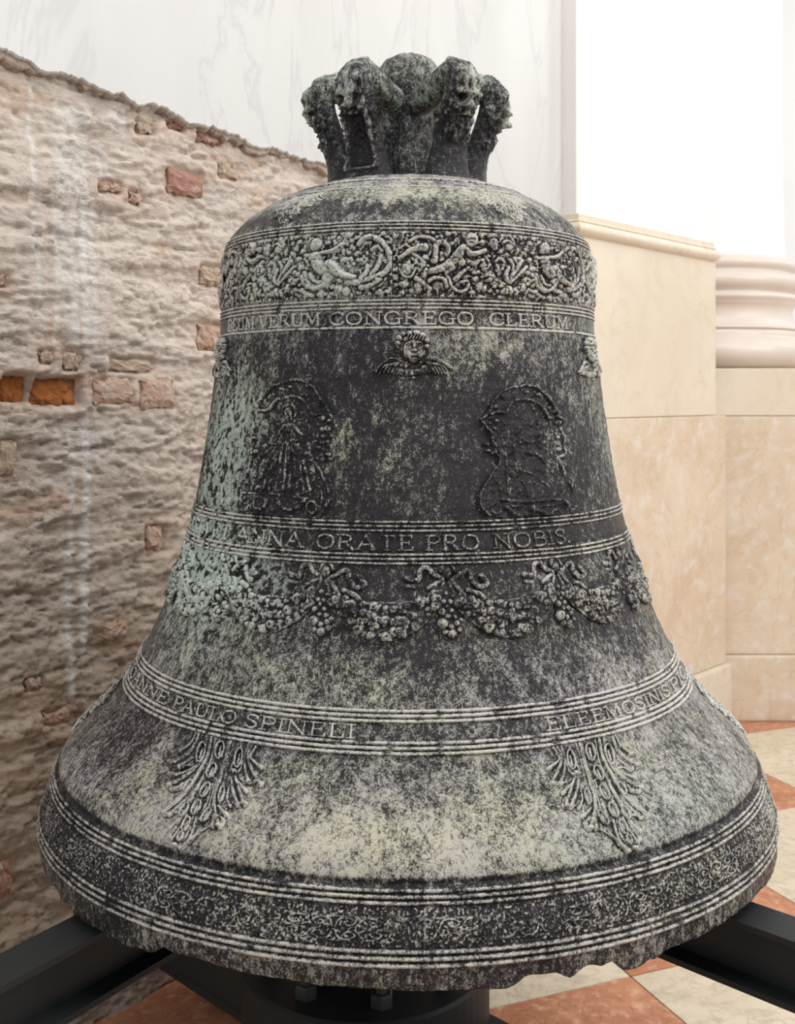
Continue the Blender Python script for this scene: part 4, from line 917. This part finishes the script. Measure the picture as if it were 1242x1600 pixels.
# ---- raised inscriptions, one mesh per letter
def arc(pts): return ('c', pts)
GL = {
 'A': (.92, [('t', [(.08, 0), (.42, 1)]), ('T', [(.42, 1), (.80, 0)]), ('t', [(.22, .36), (.64, .36)]), ('s', [(0, 0), (.2, 0)]), ('s', [(.66, 0), (.94, 0)])]),
 'B': (.78, [('T', [(.17, 0), (.17, 1)]), ('c', [(.17, 1), (.45, 1), (.62, .88), (.62, .65), (.45, .54), (.17, .54)]), ('c', [(.45, .54), (.68, .42), (.68, .14), (.5, 0), (.17, 0)]), ('s', [(.04, 1), (.3, 1)]), ('s', [(.04, 0), (.3, 0)])]),
 'C': (.82, [('C', [(.74, .80), (.62, .96), (.42, 1), (.17, .85), (.07, .5), (.17, .15), (.42, 0), (.64, .05), (.77, .2)]), ('t', [(.76, .98), (.76, .74)])]),
 'D': (.86, [('T', [(.17, 0), (.17, 1)]), ('C', [(.17, 1), (.5, .97), (.76, .76), (.80, .5), (.76, .24), (.5, .03), (.17, 0)])]),
 'E': (.74, [('T', [(.17, 0), (.17, 1)]), ('t', [(.05, 1), (.62, 1)]), ('t', [(.17, .52), (.5, .52)]), ('t', [(.05, 0), (.66, 0)]), ('t', [(.62, 1), (.62, .82)]), ('t', [(.67, 0), (.67, .2)]), ('t', [(.5, .62), (.5, .42)])]),
 'G': (.90, [('C', [(.74, .80), (.62, .96), (.42, 1), (.17, .85), (.07, .5), (.17, .15), (.42, 0), (.62, .03), (.76, .12)]), ('T', [(.76, .05), (.76, .42)]), ('s', [(.60, .44), (.92, .44)])]),
 'I': (.40, [('T', [(.2, 0), (.2, 1)]), ('s', [(.04, 1), (.36, 1)]), ('s', [(.04, 0), (.36, 0)])]),
 'L': (.70, [('T', [(.17, 0), (.17, 1)]), ('t', [(.05, 0), (.62, 0)]), ('t', [(.62, 0), (.63, .24)]), ('s', [(.03, 1), (.32, 1)])]),
 'M': (1.02, [('t', [(.12, 0), (.16, 1)]), ('T', [(.16, 1), (.48, .15)]), ('t', [(.48, .15), (.80, 1)]), ('T', [(.80, 1), (.86, 0)]), ('s', [(.0, 0), (.24, 0)]), ('s', [(.72, 0), (1.0, 0)]), ('s', [(.03, 1), (.2, 1)]), ('s', [(.78, 1), (.94, 1)])]),
 'N': (.92, [('t', [(.14, 0), (.14, 1)]), ('T', [(.14, 1), (.76, 0)]), ('t', [(.76, 0), (.76, 1)]), ('s', [(.02, 0), (.28, 0)]), ('s', [(.02, 1), (.2, 1)]), ('s', [(.62, 1), (.9, 1)])]),
 'O': (.92, [('C', [(.45, 1), (.18, .87), (.07, .5), (.18, .13), (.45, 0), (.72, .13), (.83, .5), (.72, .87), (.45, 1)])]),
 'P': (.74, [('T', [(.17, 0), (.17, 1)]), ('c', [(.17, 1), (.48, 1), (.66, .86), (.66, .62), (.48, .48), (.17, .48)]), ('s', [(.03, 0), (.33, 0)]), ('s', [(.03, 1), (.2, 1)])]),
 'R': (.88, [('T', [(.17, 0), (.17, 1)]), ('c', [(.17, 1), (.46, 1), (.63, .88), (.63, .64), (.46, .51), (.17, .51)]), ('T', [(.42, .5), (.78, 0)]), ('s', [(.03, 0), (.33, 0)]), ('s', [(.70, 0), (.92, 0)]), ('s', [(.03, 1), (.2, 1)])]),
 'S': (.68, [('C', [(.58, .80), (.48, .96), (.30, 1), (.13, .88), (.14, .66), (.34, .54), (.54, .40), (.58, .18), (.42, 0), (.22, .02), (.10, .16)]), ('t', [(.60, .96), (.60, .74)]), ('t', [(.08, .04), (.08, .26)])]),
 'T': (.82, [('T', [(.40, 0), (.40, 1)]), ('t', [(.06, 1), (.74, 1)]), ('t', [(.06, 1), (.05, .78)]), ('t', [(.74, 1), (.75, .78)]), ('s', [(.24, 0), (.56, 0)])]),
 'U': (.90, [('T', [(.15, 1), (.15, .35)]), ('c', [(.15, .35), (.22, .07), (.45, 0), (.66, .08), (.74, .35)]), ('t', [(.74, .35), (.74, 1)]), ('s', [(.0, 1), (.3, 1)]), ('s', [(.62, 1), (.88, 1)])]),
 'V': (.90, [('T', [(.12, 1), (.45, 0)]), ('t', [(.45, 0), (.78, 1)]), ('s', [(.0, 1), (.26, 1)]), ('s', [(.66, 1), (.9, 1)])]),
 '.': (.30, [('T', [(.13, .04), (.14, .04)])]),
}
def letter(ch, parent, phi_c, phw, ytop, ybot, hgt=2.8*mm, seed=0, tile=True):
    w, strokes = GL[ch]; st, sb = float(s_of(ytop)), float(s_of(ybot)); hl = sb-st
    r = float(prof_at(np.array((st+sb)/2))[0]); W = phw*r*1.0; kx = w/(2*phw)      # glyph units per radian
    def fn(A, S_):
        gx = (A+phw)*kx; gy = (sb-S_)/hl; asp = (2*phw*r/w)/hl
        f = Field(gx*asp, gy)
        if tile: f.h = np.where((gx > -0.06) & (gx < w+0.02) & (gy > -.14) & (gy < 1.14), 0.5*mm, 0.0)
        for kd, P in strokes:
            P = [(p[0]*asp, p[1]*0.94+0.03) for p in P]; rr = {'T': .135, 't': .085, 's': .075, 'c': .11, 'C': .12}[kd]
            f.line(P, rr, hgt, sm=5 if kd in 'cC' else 1, flat=0.45)
        return f.h
    relief('letter', parent, phi_c, 2*phw*r*1.12, st-hl*0.17, sb+hl*0.17, 0.0008, fn, 0.0002, 0.22, 900+seed, 0.0, 0.8)
def inscription(words, ytop, ybot, seed):
    smid = float((s_of(ytop)+s_of(ybot))/2)
    sa, sb = float(s_of(ytop-3)), float(s_of(ybot+3)); pp = np.linspace(-math.pi, math.pi, 480, endpoint=False); sg = np.linspace(sa, sb, 8)
    A, S_ = np.meshgrid(pp, sg, indexing='ij'); u = (A+math.pi)/(2*math.pi)
    h = 0.0006+0.0007*(fbm(u*200, S_*200, seed, 3, wrap=200)-0.5); h[:, 0] = -0.0012; h[:, -1] = -0.0012
    a, g, y_ = zones(A, S_)
    band = link_mesh('inscription_band', surf(A, S_, h).reshape(-1, 3), grid_faces(480, 8, True)[:, ::-1], M_BRONZE, bell, True,
            {'patina': a.ravel()-.12, 'green': g.ravel(), 'yellow': y_.ravel()*.5, 'rub': a.ravel()*0})
    q = 0
    for (txt, xa, xb) in words:
        pa = phi_of(xa, smid) if xa is not None else None; pb = phi_of(xb, smid)
        if pa is None: pa = pb-len(txt)*0.075
        tot = sum(GL[c][0] for c in txt); at = pa
        for c in txt:
            wv = GL[c][0]/tot*(pb-pa); q += 1
            letter(c, band, at+wv/2, wv/2*0.94, ytop+2, ybot-1.5, seed=seed+q); at += wv
inscription([('DEUM', None, 400), ('VERUM', 405, 503), ('CONGREGO', 514, 741), ('CLERUM', 762, 886)], 485, 508.5, 20)
inscription([('MARIA', None, 330), ('ET', 334, 362), ('ANNA', 370, 477), ('ORATE', 494, 648), ('PRO', 663, 750), ('NOBIS.', 768, 890)], 835, 862, 60)
inscription([('IOANNE', 203, 265), ('PAULO', 273, 372), ('SPINELI', 383, 557), ('ELEEMOSINIS', 850, 1042), ('PIO', 1046, 1069)], 1133, 1158, 100)

# ------------------------------------------------------------------ crown: six canons round a central lug
ZP = CAM_H+0.322
def tube(name, path, radii, nseg, nlen, disp, rot, seed, pat_base=0.22, parent=bell):
    """path: (rho, z) centreline in a radial plane; radii: (tangential, radial) half widths"""
    P = catmull(path, 16); Rr = catmull(radii, 16); sgl = np.r_[0, np.cumsum(np.linalg.norm(np.diff(P, axis=0), axis=1))]
    t = np.linspace(0, sgl[-1], nlen); C = np.stack([np.interp(t, sgl, P[:, k]) for k in (0, 1)], 1); W = np.stack([np.interp(t, sgl, Rr[:, k]) for k in (0, 1)], 1)
    T_ = np.gradient(C, axis=0); T_ /= np.linalg.norm(T_, axis=1)[:, None]; Nn = np.stack([T_[:, 1], -T_[:, 0]], 1)   # outward side of the arch
    th = np.linspace(0, 2*math.pi, nseg, endpoint=False)
    TT_, TH = np.meshgrid(t/t[-1], th, indexing='ij')
    h = disp(TT_, TH)
    ce = np.cos(TH); se = np.sin(TH)
    ce2 = np.sign(ce)*np.abs(ce)**0.85; se2 = np.sign(se)*np.abs(se)**0.85
    off_n = ce2*(W[:, 1:2])+h*ce; off_t = se2*(W[:, 0:1])+h*se
    rho = C[:, 0:1]+Nn[:, 0:1]*off_n; z = C[:, 1:2]+Nn[:, 1:2]*off_n
    c, s_ = math.cos(rot), math.sin(rot)
    x = rho*s_+off_t*c; y = -rho*c+off_t*s_
    V = np.stack([x, y, z+ZP], 2)
    n = fbm(TT_*14+rot*3, TH*2, seed, 4)
    up = sstep(0.25, 0.55, TT_)
    pat = pat_base-0.22+0.42*up*n+0.26*np.clip(h/0.006, -1, 1)+0.30*sstep(.5, .7, TT_)
    return link_mesh(name, V.reshape(-1, 3), grid_faces(nlen, nseg, False, True), M_BRONZE, parent, True,
        {'patina': pat.ravel(), 'green': np.clip(0.2+0.8*up*sstep(.4, .6, n), 0, 1).ravel(), 'yellow': (0.3*sstep(.5, .7, n)).ravel(), 'rub': np.clip(h/0.02, 0, .3).ravel()})
PATH = [(0.098, -0.012), (0.101, 0.02), (0.108, 0.055), (0.120, 0.09), (0.132, 0.120), (0.135, 0.140), (0.125, 0.1550), (0.104, 0.153), (0.078, 0.143), (0.05, 0.134), (0.02, 0.130)]
RAD = [(0.044, 0.030), (0.034, 0.023), (0.027, 0.019), (0.025, 0.018), (0.027, 0.021), (0.026, 0.021), (0.024, 0.020), (0.022, 0.020), (0.021, 0.020), (0.021, 0.020), (0.022, 0.021)]
def face_disp(seed, strong):
    def d(t, th):
        a = np.where(th > math.pi, th-2*math.pi, th)                     # 0 = outward face
        n = fbm(t*40, th*4, seed, 3, 0.5)-0.5; n2 = fbm(t*22+3, th*3, seed+40, 3)-0.5
        g = lambda ct, ca, st, sa, amp: amp*np.exp(-((t-ct)/st)**2-((a-ca)/sa)**2)
        h = 0.0016*n
        rg2 = np.exp(-((t-0.42)/0.20)**4)*np.exp(-(a/1.7)**4)              # carved zone
        h = h+rg2*(0.012*n+0.008*n2)
        # bearded mask: brow, nose, cheeks, beard locks, hair knot
        h = h+g(.50, 0, .018, .75, .007)+g(.455, 0, .030, .20, .011)+g(.44, .55, .02, .3, .004)+g(.44, -.55, .02, .3, .004)-g(.478, .42, .013, .24, .007)-g(.478, -.42, .013, .24, .007)
        h = h+g(.40, 0, .012, .45, .004)-g(.385, 0, .008, .35, .005)+g(.66, 0, .02, .3, .009)
        for k in range(7):
            ca = -.9+.3*k; h = h+g(.33-.02*abs(k-3)*.5, ca, .05, .10, .004)+g(.54+.01*(k % 2), ca, .02, .12, .005)
        if strong:
            pan = sstep(.10, .13, t)*(1-sstep(.36, .40, t))*sstep(.72, .55, np.abs(a)); h = h-0.009*pan
            rim = np.exp(-((np.abs(a)-.78+0.25*n2)/.14)**2)*sstep(.09, .12, t)*(1-sstep(.40, .46, t)); h = h+0.005*rim*(0.6+0.9*(n+.5))
            h = h+0.006*np.exp(-((t-.105)/.012)**2)*sstep(.95, .7, np.abs(a))
        return h
    return d
for k, (a, st_) in enumerate([(-35, True), (36, False), (88, False), (-86, False), (150, False), (-150, True)]):
    tube('canon', PATH, RAD, 88, 230, face_disp(40+k*11, st_), math.radians(a), 300+k)
lug = [(0.052, -0.006), (0.046, 0.02), (0.041, 0.06), (0.040, 0.10), (0.043, 0.13), (0.046, 0.15), (0.0445, 0.168), (0.045, 0.185), (0.041, 0.199), (0.029, 0.206), (0.012, 0.208), (0.0005, 0.208)]
Lg = catmull(lug, 10); a = np.linspace(0, 2*math.pi, 120, endpoint=False); A_, I_ = np.meshgrid(a, np.arange(len(Lg)), indexing='ij')
n = fbm(A_/(2*math.pi)*8, Lg[I_, 1]*45, 350, 4, wrap=8)-0.5
rr = Lg[I_, 0]*(1+0.10*np.cos(A_*6+0.6)*(Lg[I_, 1] < .12))+n*0.012*np.clip(Lg[I_, 0]/0.03, 0, 1); zz = Lg[I_, 1]+n*0.008*(Lg[I_, 1] > .15)
V = np.stack([rr*np.sin(A_), -rr*np.cos(A_), zz+ZP], 2)
link_mesh('central_lug', V.reshape(-1, 3), grid_faces(120, len(Lg), True)[:, :], M_BRONZE, bell, True,
    {'patina': (0.25+0.5*n+0.25*(zz > .17)).ravel(), 'green': (0.3+n).clip(0, 1).ravel(), 'yellow': 0*n.ravel(), 'rub': 0*n.ravel()})
